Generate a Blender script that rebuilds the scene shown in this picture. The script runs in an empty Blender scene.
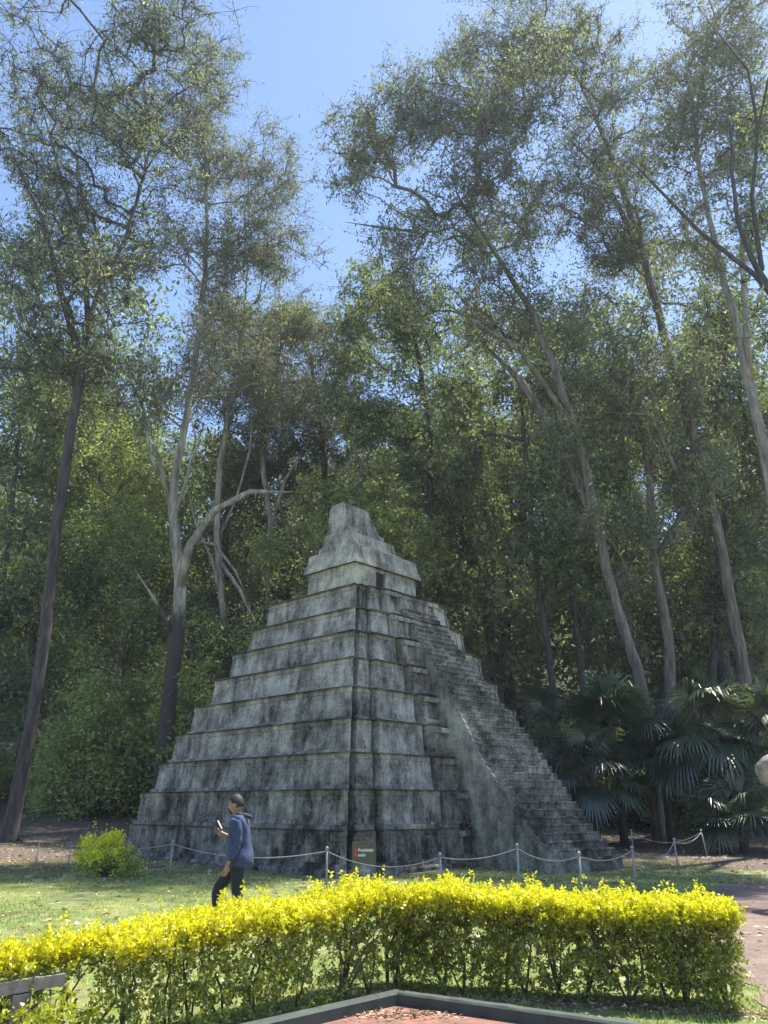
import bpy, bmesh, math, random
import numpy as np
from mathutils import Vector, noise
R = math.radians
scene = bpy.context.scene
C = scene.collection

# ---------------------------------------------------------------- camera
FPX, PITCH, EYE = 750.0, R(21.3), 1.6
cam_d = bpy.data.cameras.new('camera')
cam = bpy.data.objects.new('camera', cam_d); C.objects.link(cam)
cam.location = (0, 0, EYE); cam.rotation_euler = (R(90) + PITCH, 0, 0)
cam_d.sensor_fit = 'VERTICAL'; cam_d.sensor_height = 24.0
cam_d.lens = 24.0 * FPX / 1024.0
cam_d.clip_start = 0.05; cam_d.clip_end = 3000
scene.camera = cam

# ---------------------------------------------------------------- light
SUN_EL, SUN_AZ = R(66), R(50)          # azimuth clockwise from +Y (straight ahead)
world = bpy.data.worlds.new('World'); scene.world = world; world.use_nodes = True
wn = world.node_tree
bg = wn.nodes['Background']
sky = wn.nodes.new('ShaderNodeTexSky'); sky.sky_type = 'NISHITA'; sky.sun_disc = False
sky.sun_elevation = SUN_EL; sky.sun_rotation = SUN_AZ
sky.air_density = 1.0; sky.dust_density = .5; sky.ozone_density = 2.5; sky.altitude = 1400
wn.links.new(sky.outputs[0], bg.inputs[0]); bg.inputs[1].default_value = 0.13
sd = bpy.data.lights.new('sun', 'SUN'); sd.energy = 5.0; sd.angle = R(0.53); sd.color = (1, 0.95, 0.86)
sun = bpy.data.objects.new('sun', sd); C.objects.link(sun)
tosun = Vector((math.sin(SUN_AZ) * math.cos(SUN_EL), math.cos(SUN_AZ) * math.cos(SUN_EL), math.sin(SUN_EL)))
sun.rotation_euler = tosun.to_track_quat('Z', 'Y').to_euler(); sun.location = (20, 30, 80)
scene.view_settings.view_transform = 'Standard'; scene.view_settings.look = 'None'
scene.view_settings.exposure = 1.22; scene.view_settings.gamma = 1.0
scene.cycles.max_bounces = 8; scene.cycles.diffuse_bounces = 4; scene.cycles.transmission_bounces = 6
scene.cycles.glossy_bounces = 2; scene.cycles.transparent_max_bounces = 4
scene.cycles.use_denoising = True
scene.cycles.sample_clamp_indirect = 4

# ---------------------------------------------------------------- projection helpers (pixel -> place)
cP, sP = math.cos(PITCH), math.sin(PITCH)
def ray(x, y):
    a = (x - 384) / FPX; b = (512 - y) / FPX
    return (a, cP - b * sP, sP + b * cP)
def at(x, y, Y):
    d = ray(x, y); t = Y / d[1]
    return Vector((d[0] * t, Y, EYE + d[2] * t))
def mpp(p):
    return (p[1] * cP + (p[2] - EYE) * sP) / FPX
def G(x, y):
    s = max(0.0, y - 21.0)
    z = 0.028 * s
    if s > 10: z += .08 * (min(s, 26) - 10)
    if s > 21: z += 0.42 * (s - 21) * min(1, (s - 21) / 14)
    z = min(z, 46)
    z += 0.03 * noise.noise(Vector((x * .25, y * .25, 0))) * min(1, max(0, y - 9) / 3)
    return z

# ---------------------------------------------------------------- object helpers
def link(name, me, mat=None, parent=None):
    o = bpy.data.objects.new(name, me); C.objects.link(o)
    if mat is not None:
        for m in (mat if isinstance(mat, (list, tuple)) else [mat]): me.materials.append(m)
    if parent is not None: o.parent = parent
    return o
def tag(o, label, cat, group=None):
    o['label'] = label; o['category'] = cat
    if group: o['group'] = group
    return o
def kind(o, k): o['kind'] = k; return o
def thing(name, label, cat, loc=(0, 0, 0), rz=0, group=None):
    o = bpy.data.objects.new(name, None); C.objects.link(o)
    o.location = loc; o.rotation_euler = (0, 0, rz); o.empty_display_size = .3
    return tag(o, label, cat, group)
def dup(root, loc, rz, scale, label, group=None):
    r = root.copy(); C.objects.link(r); r.location = loc; r.rotation_euler = (0, 0, rz); r.scale = scale
    r['label'] = label
    if group: r['group'] = group
    for ch in list(root.children):
        c = ch.copy(); C.objects.link(c); c.parent = r
    return r
def fast_mesh(name, V, F, rnd=None, smooth=False):
    V = np.asarray(V, np.float32); F = np.asarray(F, np.int32)
    me = bpy.data.meshes.new(name); n, k = F.shape
    me.vertices.add(len(V)); me.vertices.foreach_set('co', V.ravel())
    me.loops.add(n * k); me.loops.foreach_set('vertex_index', F.ravel())
    me.polygons.add(n)
    me.polygons.foreach_set('loop_start', np.arange(0, n * k, k, dtype=np.int32))
    me.polygons.foreach_set('loop_total', np.full(n, k, np.int32))
    if smooth: me.polygons.foreach_set('use_smooth', np.ones(n, bool))
    me.update(calc_edges=True)
    if rnd is not None:
        at_ = me.attributes.new('rnd', 'FLOAT', 'FACE'); at_.data.foreach_set('value', np.asarray(rnd, np.float32))
    return me
def pymesh(name, V, F, smooth=False):
    me = bpy.data.meshes.new(name); me.from_pydata([tuple(v) for v in V], [], F)
    if smooth:
        for p in me.polygons: p.use_smooth = True
    me.update(); return me
class MB:
    def __init__(s): s.V = []; s.F = []
    def add(s, V, F):
        b = len(s.V); s.V += [tuple(v) for v in V]; s.F += [tuple(i + b for i in f) for f in F]
    def box(s, c, h, M=None):
        V = [Vector((sx * h[0], sy * h[1], sz * h[2])) for sx in (-1, 1) for sy in (-1, 1) for sz in (-1, 1)]
        if M is not None: V = [M @ v for v in V]
        V = [v + Vector(c) for v in V]
        s.add(V, [(0, 1, 3, 2), (4, 6, 7, 5), (0, 4, 5, 1), (2, 3, 7, 6), (0, 2, 6, 4), (1, 5, 7, 3)])
    def tube(s, P, Rr, n=8, cap=True):
        P = [Vector(p) for p in P]; m = len(P)
        if not hasattr(Rr, '__len__'): Rr = [Rr] * m
        b = len(s.V); up = None
        for i, p in enumerate(P):
            t = (P[min(i + 1, m - 1)] - P[max(i - 1, 0)])
            t = t.normalized() if t.length > 1e-9 else Vector((0, 0, 1))
            if up is None:
                up = t.orthogonal().normalized()
            else:
                up = (up - t * up.dot(t)); up = up.normalized() if up.length > 1e-6 else t.orthogonal().normalized()
            w = t.cross(up)
            for k in range(n):
                a = 2 * math.pi * k / n
                s.V.append(tuple(p + (up * math.cos(a) + w * math.sin(a)) * Rr[i]))
        for i in range(m - 1):
            for k in range(n):
                k2 = (k + 1) % n
                s.F.append((b + i * n + k, b + i * n + k2, b + (i + 1) * n + k2, b + (i + 1) * n + k))
        if cap:
            s.F.append(tuple(b + k for k in reversed(range(n)))); s.F.append(tuple(b + (m - 1) * n + k for k in range(n)))
    def ball(s, c, r, nu=10, nv=7, sq=(1, 1, 1)):
        V = []; F = []
        for i in range(nv + 1):
            th = math.pi * i / nv
            for j in range(nu):
                ph = 2 * math.pi * j / nu
                V.append((c[0] + r * sq[0] * math.sin(th) * math.cos(ph), c[1] + r * sq[1] * math.sin(th) * math.sin(ph), c[2] + r * sq[2] * math.cos(th)))
        for i in range(nv):
            for j in range(nu): F.append((i * nu + j, (i + 1) * nu + j, (i + 1) * nu + (j + 1) % nu, i * nu + (j + 1) % nu))
        s.add(V, F)
    def mesh(s, name, smooth=False): return pymesh(name, s.V, s.F, smooth)
    def build(s, name, mat, parent=None, smooth=False): return link(name, s.mesh(name, smooth), mat, parent)

# ---------------------------------------------------------------- materials
def newmat(name):
    m = bpy.data.materials.new(name); m.use_nodes = True; nt = m.node_tree
    b = nt.nodes['Principled BSDF']
    return m, nt, b
def N(nt, t, **kw):
    n = nt.nodes.new(t)
    for k, v in kw.items():
        if k.startswith('i_'): n.inputs[k[2:].replace('_', ' ')].default_value = v
        else: setattr(n, k, v)
    return n
def ramp(nt, fac, stops):
    r = nt.nodes.new('ShaderNodeValToRGB'); e = r.color_ramp.elements
    while len(e) < len(stops): e.new(0.5)
    for i, (p, c) in enumerate(stops):
        e[i].position = p; e[i].color = (*c, 1) if len(c) == 3 else c
    nt.links.new(fac, r.inputs[0]); return r
def noise_tex(nt, scale, detail=5, rough=.6, vscale=(1, 1, 1), obj=False):
    tc = nt.nodes.new('ShaderNodeTexCoord'); mp = nt.nodes.new('ShaderNodeMapping'); mp.inputs['Scale'].default_value = vscale
    nt.links.new(tc.outputs['Object'], mp.inputs[0])
    n = N(nt, 'ShaderNodeTexNoise', i_Scale=scale, i_Detail=detail, i_Roughness=rough)
    nt.links.new(mp.outputs[0], n.inputs['Vector']); return n
def mixc(nt, fac, a, b, mode='MIX'):
    m = nt.nodes.new('ShaderNodeMix'); m.data_type = 'RGBA'; m.blend_type = mode
    for sock, v in ((m.inputs[0], fac), (m.inputs[6], a), (m.inputs[7], b)):
        if hasattr(v, 'is_output') or hasattr(v, 'links'): nt.links.new(v, sock)
        else: sock.default_value = (*v, 1) if hasattr(v, '__len__') and len(v) == 3 else v
    return m.outputs[2]
def bump(nt, b, h, strength=.5, dist=.02):
    bp = N(nt, 'ShaderNodeBump'); bp.inputs['Strength'].default_value = strength; bp.inputs['Distance'].default_value = dist
    nt.links.new(h, bp.inputs['Height']); nt.links.new(bp.outputs[0], b.inputs['Normal'])
def plain(name, col, rough=.7, metal=0, var=.15, sc=8, bmp=.2):
    m, nt, b = newmat(name)
    n = noise_tex(nt, sc)
    c2 = tuple(min(1, k * (1 + var)) for k in col); c1 = tuple(k * (1 - var) for k in col)
    r = ramp(nt, n.outputs[0], [(.3, c1), (.7, c2)])
    nt.links.new(r.outputs[0], b.inputs['Base Color'])
    b.inputs['Roughness'].default_value = rough; b.inputs['Metallic'].default_value = metal
    if bmp: bump(nt, b, n.outputs[0], bmp, .01)
    return m
def stone(name, dark, mid, light, bias=0.0, moss=.3, lowdark=.0):
    m, nt, b = newmat(name)
    def madd(src, k, prev=None):
        a = N(nt, 'ShaderNodeMath', operation='MULTIPLY_ADD'); nt.links.new(src, a.inputs[0]); a.inputs[1].default_value = k
        if prev is not None: nt.links.new(prev, a.inputs[2])
        else: a.inputs[2].default_value = 0
        return a.outputs[0]
    n1 = noise_tex(nt, 1.3, 6, .62, (1.9, 1.9, .55))          # rain streaks
    n2 = noise_tex(nt, .75, 7, .72, (1, 1, 1.2))                # large blotches
    n3 = noise_tex(nt, 14, 6, .8)                               # grain
    n4 = noise_tex(nt, 7.0, 5, .7, (1.3, 1.3, .38))             # thin runs
    h = madd(n4.outputs[0], .16, madd(n3.outputs[0], .22, madd(n2.outputs[0], .36, madd(n1.outputs[0], .30))))
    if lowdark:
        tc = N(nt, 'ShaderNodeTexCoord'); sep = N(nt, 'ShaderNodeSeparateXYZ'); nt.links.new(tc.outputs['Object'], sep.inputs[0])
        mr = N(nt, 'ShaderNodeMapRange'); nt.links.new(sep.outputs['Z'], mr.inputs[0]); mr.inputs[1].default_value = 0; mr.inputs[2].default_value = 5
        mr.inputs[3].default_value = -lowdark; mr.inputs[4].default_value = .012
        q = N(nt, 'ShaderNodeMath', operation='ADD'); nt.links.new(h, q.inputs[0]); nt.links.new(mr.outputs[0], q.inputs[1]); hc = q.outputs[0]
    else: hc = h
    r = ramp(nt, hc, [(.432 + bias, dark), (.513 + bias, mid), (.60 + bias, light)])
    n5 = noise_tex(nt, 1.4, 5, .7)
    f = ramp(nt, n5.outputs[0], [(.52, (0, 0, 0)), (.70, (moss, moss, moss))])
    col = mixc(nt, f.outputs[0], r.outputs[0], (.085, .085, .05))
    n6 = noise_tex(nt, 60, 3, .8)
    g = ramp(nt, n6.outputs[0], [(.3, (.6, .6, .6)), (.7, (1.25, 1.25, 1.25))])
    nt.links.new(mixc(nt, 1.0, col, g.outputs[0], 'MULTIPLY'), b.inputs['Base Color'])
    b.inputs['Roughness'].default_value = .93; b.inputs['Specular IOR Level'].default_value = .2
    bump(nt, b, h, 1.0, .10)
    return m
LEAF_GAIN = 1.75
def leafmat(name, stops, trans=.45, gloss=.06, rough=.4, gain=1.0):
    m = bpy.data.materials.new(name); m.use_nodes = True; nt = m.node_tree
    nt.nodes.remove(nt.nodes['Principled BSDF']); out = nt.nodes['Material Output']
    at_ = N(nt, 'ShaderNodeAttribute', attribute_name='rnd')
    oi = N(nt, 'ShaderNodeObjectInfo')
    r = ramp(nt, at_.outputs['Fac'], [(p_, tuple(min(.85, c_ * LEAF_GAIN * gain) for c_ in k_)) for p_, k_ in stops])
    hs = N(nt, 'ShaderNodeHueSaturation')
    mr = N(nt, 'ShaderNodeMapRange'); nt.links.new(oi.outputs['Random'], mr.inputs[0]); mr.inputs[3].default_value = .8; mr.inputs[4].default_value = 1.2
    mh = N(nt, 'ShaderNodeMapRange'); nt.links.new(oi.outputs['Random'], mh.inputs[0]); mh.inputs[3].default_value = .485; mh.inputs[4].default_value = .515
    nt.links.new(mr.outputs[0], hs.inputs['Value']); nt.links.new(mh.outputs[0], hs.inputs['Hue']); nt.links.new(r.outputs[0], hs.inputs['Color'])
    d = N(nt, 'ShaderNodeBsdfDiffuse'); t = N(nt, 'ShaderNodeBsdfTranslucent'); g = N(nt, 'ShaderNodeBsdfGlossy'); g.inputs['Roughness'].default_value = rough
    tc = mixc(nt, 1.0, hs.outputs[0], (1.45, 1.45, .75), 'MULTIPLY')
    nt.links.new(hs.outputs[0], d.inputs[0]); nt.links.new(tc, t.inputs[0])
    m1 = N(nt, 'ShaderNodeMixShader'); m1.inputs[0].default_value = trans
    nt.links.new(d.outputs[0], m1.inputs[1]); nt.links.new(t.outputs[0], m1.inputs[2])
    m2 = N(nt, 'ShaderNodeMixShader'); m2.inputs[0].default_value = gloss
    nt.links.new(m1.outputs[0], m2.inputs[1]); nt.links.new(g.outputs[0], m2.inputs[2])
    nt.links.new(m2.outputs[0], out.inputs[0]); return m

M = {}
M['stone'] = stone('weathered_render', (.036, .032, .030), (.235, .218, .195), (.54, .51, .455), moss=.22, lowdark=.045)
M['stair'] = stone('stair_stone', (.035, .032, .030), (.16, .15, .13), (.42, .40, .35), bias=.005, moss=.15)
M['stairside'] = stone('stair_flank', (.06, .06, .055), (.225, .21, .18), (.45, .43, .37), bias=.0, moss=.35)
M['temple'] = stone('temple_render', (.05, .048, .042), (.28, .26, .215), (.60, .56, .46), bias=-.02, moss=.25)
M['interior_shade'] = plain('doorway_shade', (.02, .02, .02), .9)  # near-black colour standing in for the unlit temple interior
M['euc'] = leafmat('eucalyptus_leaf', [(0, (.026, .034, .024)), (.55, (.062, .074, .046)), (.9, (.11, .12, .066)), (1, (.22, .20, .06))], .5, .03, .5, 1.35)
M['euc2'] = leafmat('pale_eucalyptus_leaf', [(0, (.036, .046, .032)), (.6, (.076, .092, .054)), (1, (.15, .16, .08))], .5, .03, .5, 1.3)
M['deep'] = leafmat('deep_green_leaf', [(0, (.026, .038, .020)), (.6, (.064, .080, .036)), (.95, (.11, .135, .06)), (1, (.24, .24, .07))], .45, .04, .5, 1.3)
M['lime'] = leafmat('sunlit_tone_leaf', [(0, (.055, .080, .028)), (.6, (.12, .15, .05)), (1, (.21, .235, .08))], .5, .05, .5, 1.3)  # paler leaf colour, sunlight on the foliage put into the tone
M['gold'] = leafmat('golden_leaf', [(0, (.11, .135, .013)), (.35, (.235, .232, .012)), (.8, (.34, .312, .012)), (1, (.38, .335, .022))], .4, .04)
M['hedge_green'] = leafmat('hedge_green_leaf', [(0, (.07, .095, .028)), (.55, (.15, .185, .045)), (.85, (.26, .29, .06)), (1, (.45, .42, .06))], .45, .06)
M['palm'] = leafmat('palm_leaf', [(0, (.018, .03, .018)), (.6, (.04, .06, .032)), (1, (.12, .13, .07))], .35, .12, .35)
M['grass'] = leafmat('grass_blade', [(0, (.07, .11, .022)), (.5, (.15, .20, .045)), (.8, (.28, .28, .10)), (1, (.40, .36, .17))], .35, .03)
M['litter'] = leafmat('dead_leaf', [(0, (.10, .06, .035)), (.6, (.22, .15, .10)), (1, (.42, .32, .22))], .1, .04)
def bark(name, c1, c2, c3, sc=3, stock=0):
    m, nt, b = newmat(name)
    n = noise_tex(nt, sc, 6, .7, (2.5, 2.5, .35)); r = ramp(nt, n.outputs[0], [(.34, c1), (.52, c2), (.68, c3)])
    col = r.outputs[0]
    if stock:
        tc = N(nt, 'ShaderNodeTexCoord'); sep = N(nt, 'ShaderNodeSeparateXYZ'); nt.links.new(tc.outputs['Object'], sep.inputs[0])
        mr = N(nt, 'ShaderNodeMapRange'); nt.links.new(sep.outputs['Z'], mr.inputs[0]); mr.inputs[1].default_value = stock - 2; mr.inputs[2].default_value = stock + 3
        mr.inputs[3].default_value = 1; mr.inputs[4].default_value = 0
        n2 = noise_tex(nt, .8, 4, .7, (3, 3, .5)); q = N(nt, 'ShaderNodeMath', operation='MULTIPLY_ADD'); nt.links.new(n2.outputs[0], q.inputs[0]); q.inputs[1].default_value = .9; nt.links.new(mr.outputs[0], q.inputs[2])
        f = ramp(nt, q.outputs[0], [(.75, (0, 0, 0)), (.95, (1, 1, 1))])
        col = mixc(nt, f.outputs[0], col, (.055, .045, .04))
    nt.links.new(col, b.inputs['Base Color']); b.inputs['Roughness'].default_value = .9
    bump(nt, b, n.outputs[0], .7, .05); return m
M['bark'] = bark('dark_bark', (.022, .018, .018), (.06, .05, .045), (.12, .10, .085))
M['pale_bark'] = bark('pale_bark', (.09, .08, .07), (.26, .235, .205), (.48, .45, .40), 1.6, stock=8.5)
M['mid_bark'] = bark('brown_bark', (.05, .04, .035), (.14, .12, .10), (.28, .24, .20), 2)
M['twig'] = plain('twig_bark', (.10, .075, .05), .9)
M['kerb'] = plain('green_painted_concrete', (.045, .06, .05), .75, var=.35, sc=5)
M['rail'] = plain('grey_weathered_rail', (.22, .20, .17), .85, var=.3, sc=14)
M['post'] = plain('galvanised_post', (.27, .28, .29), .55, .35, var=.2, sc=20)
M['rope'] = plain('pale_rope', (.30, .29, .26), .9, var=.25, sc=60)
M['sign'] = plain('olive_sign_paint', (.10, .09, .06), .8)
M['white'] = plain('white_paint', (.78, .78, .74), .6, var=.04)
M['red'] = plain('red_paint', (.50, .04, .04), .6, var=.1)
M['boulder'] = stone('pale_boulder', (.12, .11, .09), (.33, .30, .25), (.52, .48, .41), bias=.0, moss=.3)

# ground
m, nt, b = newmat('lawn_soil')
na = noise_tex(nt, .55, 6, .65); nb = noise_tex(nt, 3.5, 6, .7); nc = noise_tex(nt, 40, 4, .7)
green = ramp(nt, nb.outputs[0], [(.3, (.08, .12, .03)), (.5, (.17, .21, .06)), (.7, (.33, .32, .15))])
dirt = ramp(nt, nc.outputs[0], [(.3, (.06, .045, .03)), (.6, (.15, .115, .08)), (.8, (.27, .21, .155))])
tc = N(nt, 'ShaderNodeTexCoord'); sep = N(nt, 'ShaderNodeSeparateXYZ'); nt.links.new(tc.outputs['Object'], sep.inputs[0])
# bare earth beyond the lawn (under the trees) and patchy wear inside it
far = N(nt, 'ShaderNodeMapRange'); nt.links.new(sep.outputs['Y'], far.inputs[0]); far.inputs[1].default_value = 20.5; far.inputs[2].default_value = 25
ad = N(nt, 'ShaderNodeMath', operation='MULTIPLY_ADD'); nt.links.new(na.outputs[0], ad.inputs[0]); ad.inputs[1].default_value = 1.1; nt.links.new(far.outputs[0], ad.inputs[2])
fr = ramp(nt, ad.outputs[0], [(.60, (0, 0, 0)), (.80, (1, 1, 1))])
f2 = N(nt, 'ShaderNodeMapRange'); nt.links.new(sep.outputs['Y'], f2.inputs[0]); f2.inputs[1].default_value = 40; f2.inputs[2].default_value = 46
gd = mixc(nt, fr.outputs[0], green.outputs[0], dirt.outputs[0])
nt.links.new(mixc(nt, f2.outputs[0], gd, (.045, .055, .028)), b.inputs['Base Color'])
b.inputs['Roughness'].default_value = .95; bump(nt, b, nc.outputs[0], .8, .03)
M['ground'] = m
m, nt, b = newmat('sandy_path')
na = noise_tex(nt, 2.2, 6, .7); nb = noise_tex(nt, 55, 4, .8)
c1 = ramp(nt, na.outputs[0], [(.3, (.17, .12, .095)), (.55, (.28, .21, .17)), (.75, (.37, .29, .23))])
c2 = ramp(nt, nb.outputs[0], [(.35, (.45, .4, .36)), (.65, (1, 1, 1))])
nt.links.new(mixc(nt, 1.0, c1.outputs[0], c2.outputs[0], 'MULTIPLY'), b.inputs['Base Color']); b.inputs['Roughness'].default_value = .95
bump(nt, b, nb.outputs[0], .6, .02); M['path'] = m
m, nt, b = newmat('brick_paving')
tc = N(nt, 'ShaderNodeTexCoord'); mp = N(nt, 'ShaderNodeMapping'); mp.inputs['Rotation'].default_value = (0, 0, R(46)); nt.links.new(tc.outputs['Object'], mp.inputs[0])
br = N(nt, 'ShaderNodeTexBrick'); br.inputs['Scale'].default_value = 1.0; br.inputs['Brick Width'].default_value = .24; br.inputs['Row Height'].default_value = .12
br.inputs['Mortar Size'].default_value = .006; br.inputs['Color1'].default_value = (.30, .13, .09, 1); br.inputs['Color2'].default_value = (.20, .095, .07, 1); br.inputs['Mortar'].default_value = (.14, .12, .1, 1)
nt.links.new(mp.outputs[0], br.inputs[0]); nn = noise_tex(nt, 9, 5, .7)
rr = ramp(nt, nn.outputs[0], [(.3, (.6, .6, .6)), (.7, (1.2, 1.15, 1.1))])
nt.links.new(mixc(nt, 1.0, br.outputs[0], rr.outputs[0], 'MULTIPLY'), b.inputs['Base Color']); b.inputs['Roughness'].default_value = .85
bump(nt, b, br.outputs['Fac'], -.5, .01); M['brick'] = m

# ---------------------------------------------------------------- ground, path, paving, kerbs
xs = np.concatenate([np.linspace(-150, -70, 12)[:-1], np.linspace(-70, 70, 200), np.linspace(70, 150, 12)[1:]])
ys = np.concatenate([np.linspace(-50, 4, 14)[:-1], np.linspace(4, 60, 130), np.linspace(60, 190, 30)[1:]])
V = [(x, y, G(x, y)) for y in ys for x in xs]; nx = len(xs)
F = [(j * nx + i, j * nx + i + 1, (j + 1) * nx + i + 1, (j + 1) * nx + i) for j in range(len(ys) - 1) for i in range(nx - 1)]
kind(link('ground', pymesh('ground', V, F, True), M['ground']), 'structure')
# sandy path on the right, a noisy-edged sheet following the ground
pc = [(5.3, -6), (5.2, 4), (5.0, 7), (5.3, 10), (6.2, 13), (8.5, 16.2), (13.5, 18.5), (22, 20)]
pw = [2.3, 2.2, 1.75, 1.7, 1.75, 1.9, 1.9, 2.0]
V = []; F = []; L = 90; K = 14
def lerp_list(a, t):
    i = min(int(t), len(a) - 2); f = t - i
    return a[i] * (1 - f) + a[i + 1] * f
P = [Vector((lerp_list([p[0] for p in pc], i * 7 / L), lerp_list([p[1] for p in pc], i * 7 / L))) for i in range(L + 1)]
for i in range(L + 1):
    t = (P[min(L, i + 1)] - P[max(0, i - 1)]).normalized(); n_ = Vector((t.y, -t.x)); w = lerp_list(pw, i * 7 / L)
    for k in range(K + 1):
        s = (k / K * 2 - 1)
        ww = w + .35 * noise.noise(Vector((i * .35, 7 if s > 0 else 3, 0)))
        q = P[i] + n_ * s * ww; V.append((q.x, q.y, G(q.x, q.y) + .008))
for i in range(L):
    for k in range(K):
        a = i * (K + 1) + k; F.append((a, a + 1, a + K + 2, a + K + 1))
kind(link('path', pymesh('path', V, F, True), M['path']), 'structure')
KC = Vector((.10, 7.62)); KL = Vector((-.72, -.69)).normalized(); KR = Vector((.86, -.51)).normalized()
V = [(KC.x, KC.y, .004)] + [tuple((KC + KL * 9).to_3d() + Vector((0, 0, .004)))] + [tuple((KC + KL * 9 + KR * 9).to_3d() + Vector((0, 0, .004)))] + [tuple((KC + KR * 9).to_3d() + Vector((0, 0, .004)))]
kind(link('pavement', pymesh('pavement', V, [(0, 1, 2, 3)]), M['brick']), 'structure')
def kerb_poly():
    # mitred V kerb: outer (back) and inner (front) lines
    mit = (KL + KR).normalized(); w = .11
    hb = math.acos(max(-1, min(1, KL.dot(mit)))); off = w / math.sin(hb)
    a = KC - mit * 0; bq = KC + mit * off
    nL = Vector((KL.y, -KL.x)); nL = nL if nL.dot(mit) > 0 else -nL
    nR = Vector((KR.y, -KR.x)); nR = nR if nR.dot(mit) > 0 else -nR
    out = []
    mb = MB(); n = 60; ch = .015
    rows = []
    for i in range(n, 0, -1): rows.append((KC + KL * (i * 8 / n), KC + KL * (i * 8 / n) + nL * w))
    rows.append((a, bq))
    for i in range(1, n + 1): rows.append((KC + KR * (i * 8 / n), KC + KR * (i * 8 / n) + nR * w))
    for i, (p, q) in enumerate(rows):
        j = .006 * noise.noise(Vector((i * 1.3, 0, 0)))
        d = (q - p).normalized()
        for (r_, z) in ((p, -.05), (p, .085), (p + d * ch, .10 + j), (q - d * ch, .10 + j), (q, .085), (q, -.05)):
            mb.V.append((r_.x, r_.y, z))
    for i in range(len(rows) - 1):
        for k in range(5):
            mb.F.append((i * 6 + k, i * 6 + k + 1, (i + 1) * 6 + k + 1, (i + 1) * 6 + k))
    return mb
kind(kerb_poly().build('kerb', M['kerb']), 'structure')

# ---------------------------------------------------------------- pyramid
TH = -.745
pu = Vector((math.cos(TH), math.sin(TH))); pv = Vector((-pu.y, pu.x)); pcn = Vector((-1.02 * .9, 29.82 * .9))
W9 = [4.95, 4.806, 4.446, 4.14, 3.78, 3.357, 2.988, 2.574, 2.187]
Z9 = [1.015, 1.96, 2.869, 3.769, 4.678, 5.596, 6.505, 7.369, 8.287]
QV = 1.08
pyr = thing('stepped_pyramid', 'grey weathered nine tier stone pyramid with steep stairway and small temple on top', 'pyramid', (pcn.x, pcn.y, 0), TH)
def tier_poly(a, b, i):
    t = i / 8; sc = 1 - .45 * t
    e = .36 * sc; pier = (1.05 - .6 * t); vin = -(1.68 - .35 * t); p1 = .17 * sc + .03; p2 = .40 * sc + .02
    g1, g2, g3 = .24 * sc, .10 * sc + .02, .15 * sc + .02; dp = .34 * sc
    h = [(a - .03, -b), (a - .03, -b + .06), (a - dp, -b + .06), (a - dp, -b + .06 + g1), (a, -b + .06 + g1), (a, -b + pier), (a - dp * .7, -b + pier), (a - dp * .7, -b + pier + g2), (a + p1, -b + pier + g2),
         (a + p1, vin - g3), (a - dp * .3, vin - g3), (a - dp * .3, vin), (a + p2, vin)]
    half = h + [(u, -v) for u, v in reversed(h)]
    return half + [(-u, -v) for u, v in half]
def loft(levels, step=.22, amp=.012, seed=0, cap=True, chip=.0):
    ref = levels[0][0]; n = len(ref)
    cnt = [max(1, int(round((Vector(ref[(k + 1) % n]) - Vector(ref[k])).length / step))) for k in range(n)]
    V = []; rows = 0; per = sum(cnt)
    for li, (poly, z, am) in enumerate(levels):
        cu = sum(p[0] for p in poly) / n; cv = sum(p[1] for p in poly) / n
        for k in range(n):
            p = Vector(poly[k]); q = Vector(poly[(k + 1) % n])
            d = (q - p); nn = Vector((d.y, -d.x)); nn = nn.normalized() if nn.length > 1e-6 else Vector((1, 0))
            for s in range(cnt[k]):
                r = p + d * (s / cnt[k])
                nz = noise.noise(Vector((r.x * 1.7 + seed, r.y * 1.7, z * 1.3))) + .6 * noise.noise(Vector((r.x * 6 + seed, r.y * 6, z * 5)))
                r = r + nn * nz * am
                dz = am * .7 * noise.noise(Vector((r.x * 3, r.y * 3 + seed, z * 2)))
                V.append((r.x, r.y, z + dz))
        rows += 1
    F = [(i * per + k, i * per + (k + 1) % per, (i + 1) * per + (k + 1) % per, (i + 1) * per + k) for i in range(rows - 1) for k in range(per)]
    if cap: F.append(tuple((rows - 1) * per + k for k in range(per)))
    return V, F
def shift(poly, d):
    # grow the plan outward by d (axis-aligned outline)
    return [(u + math.copysign(d, u), v + math.copysign(d, v)) for u, v in poly]
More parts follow.
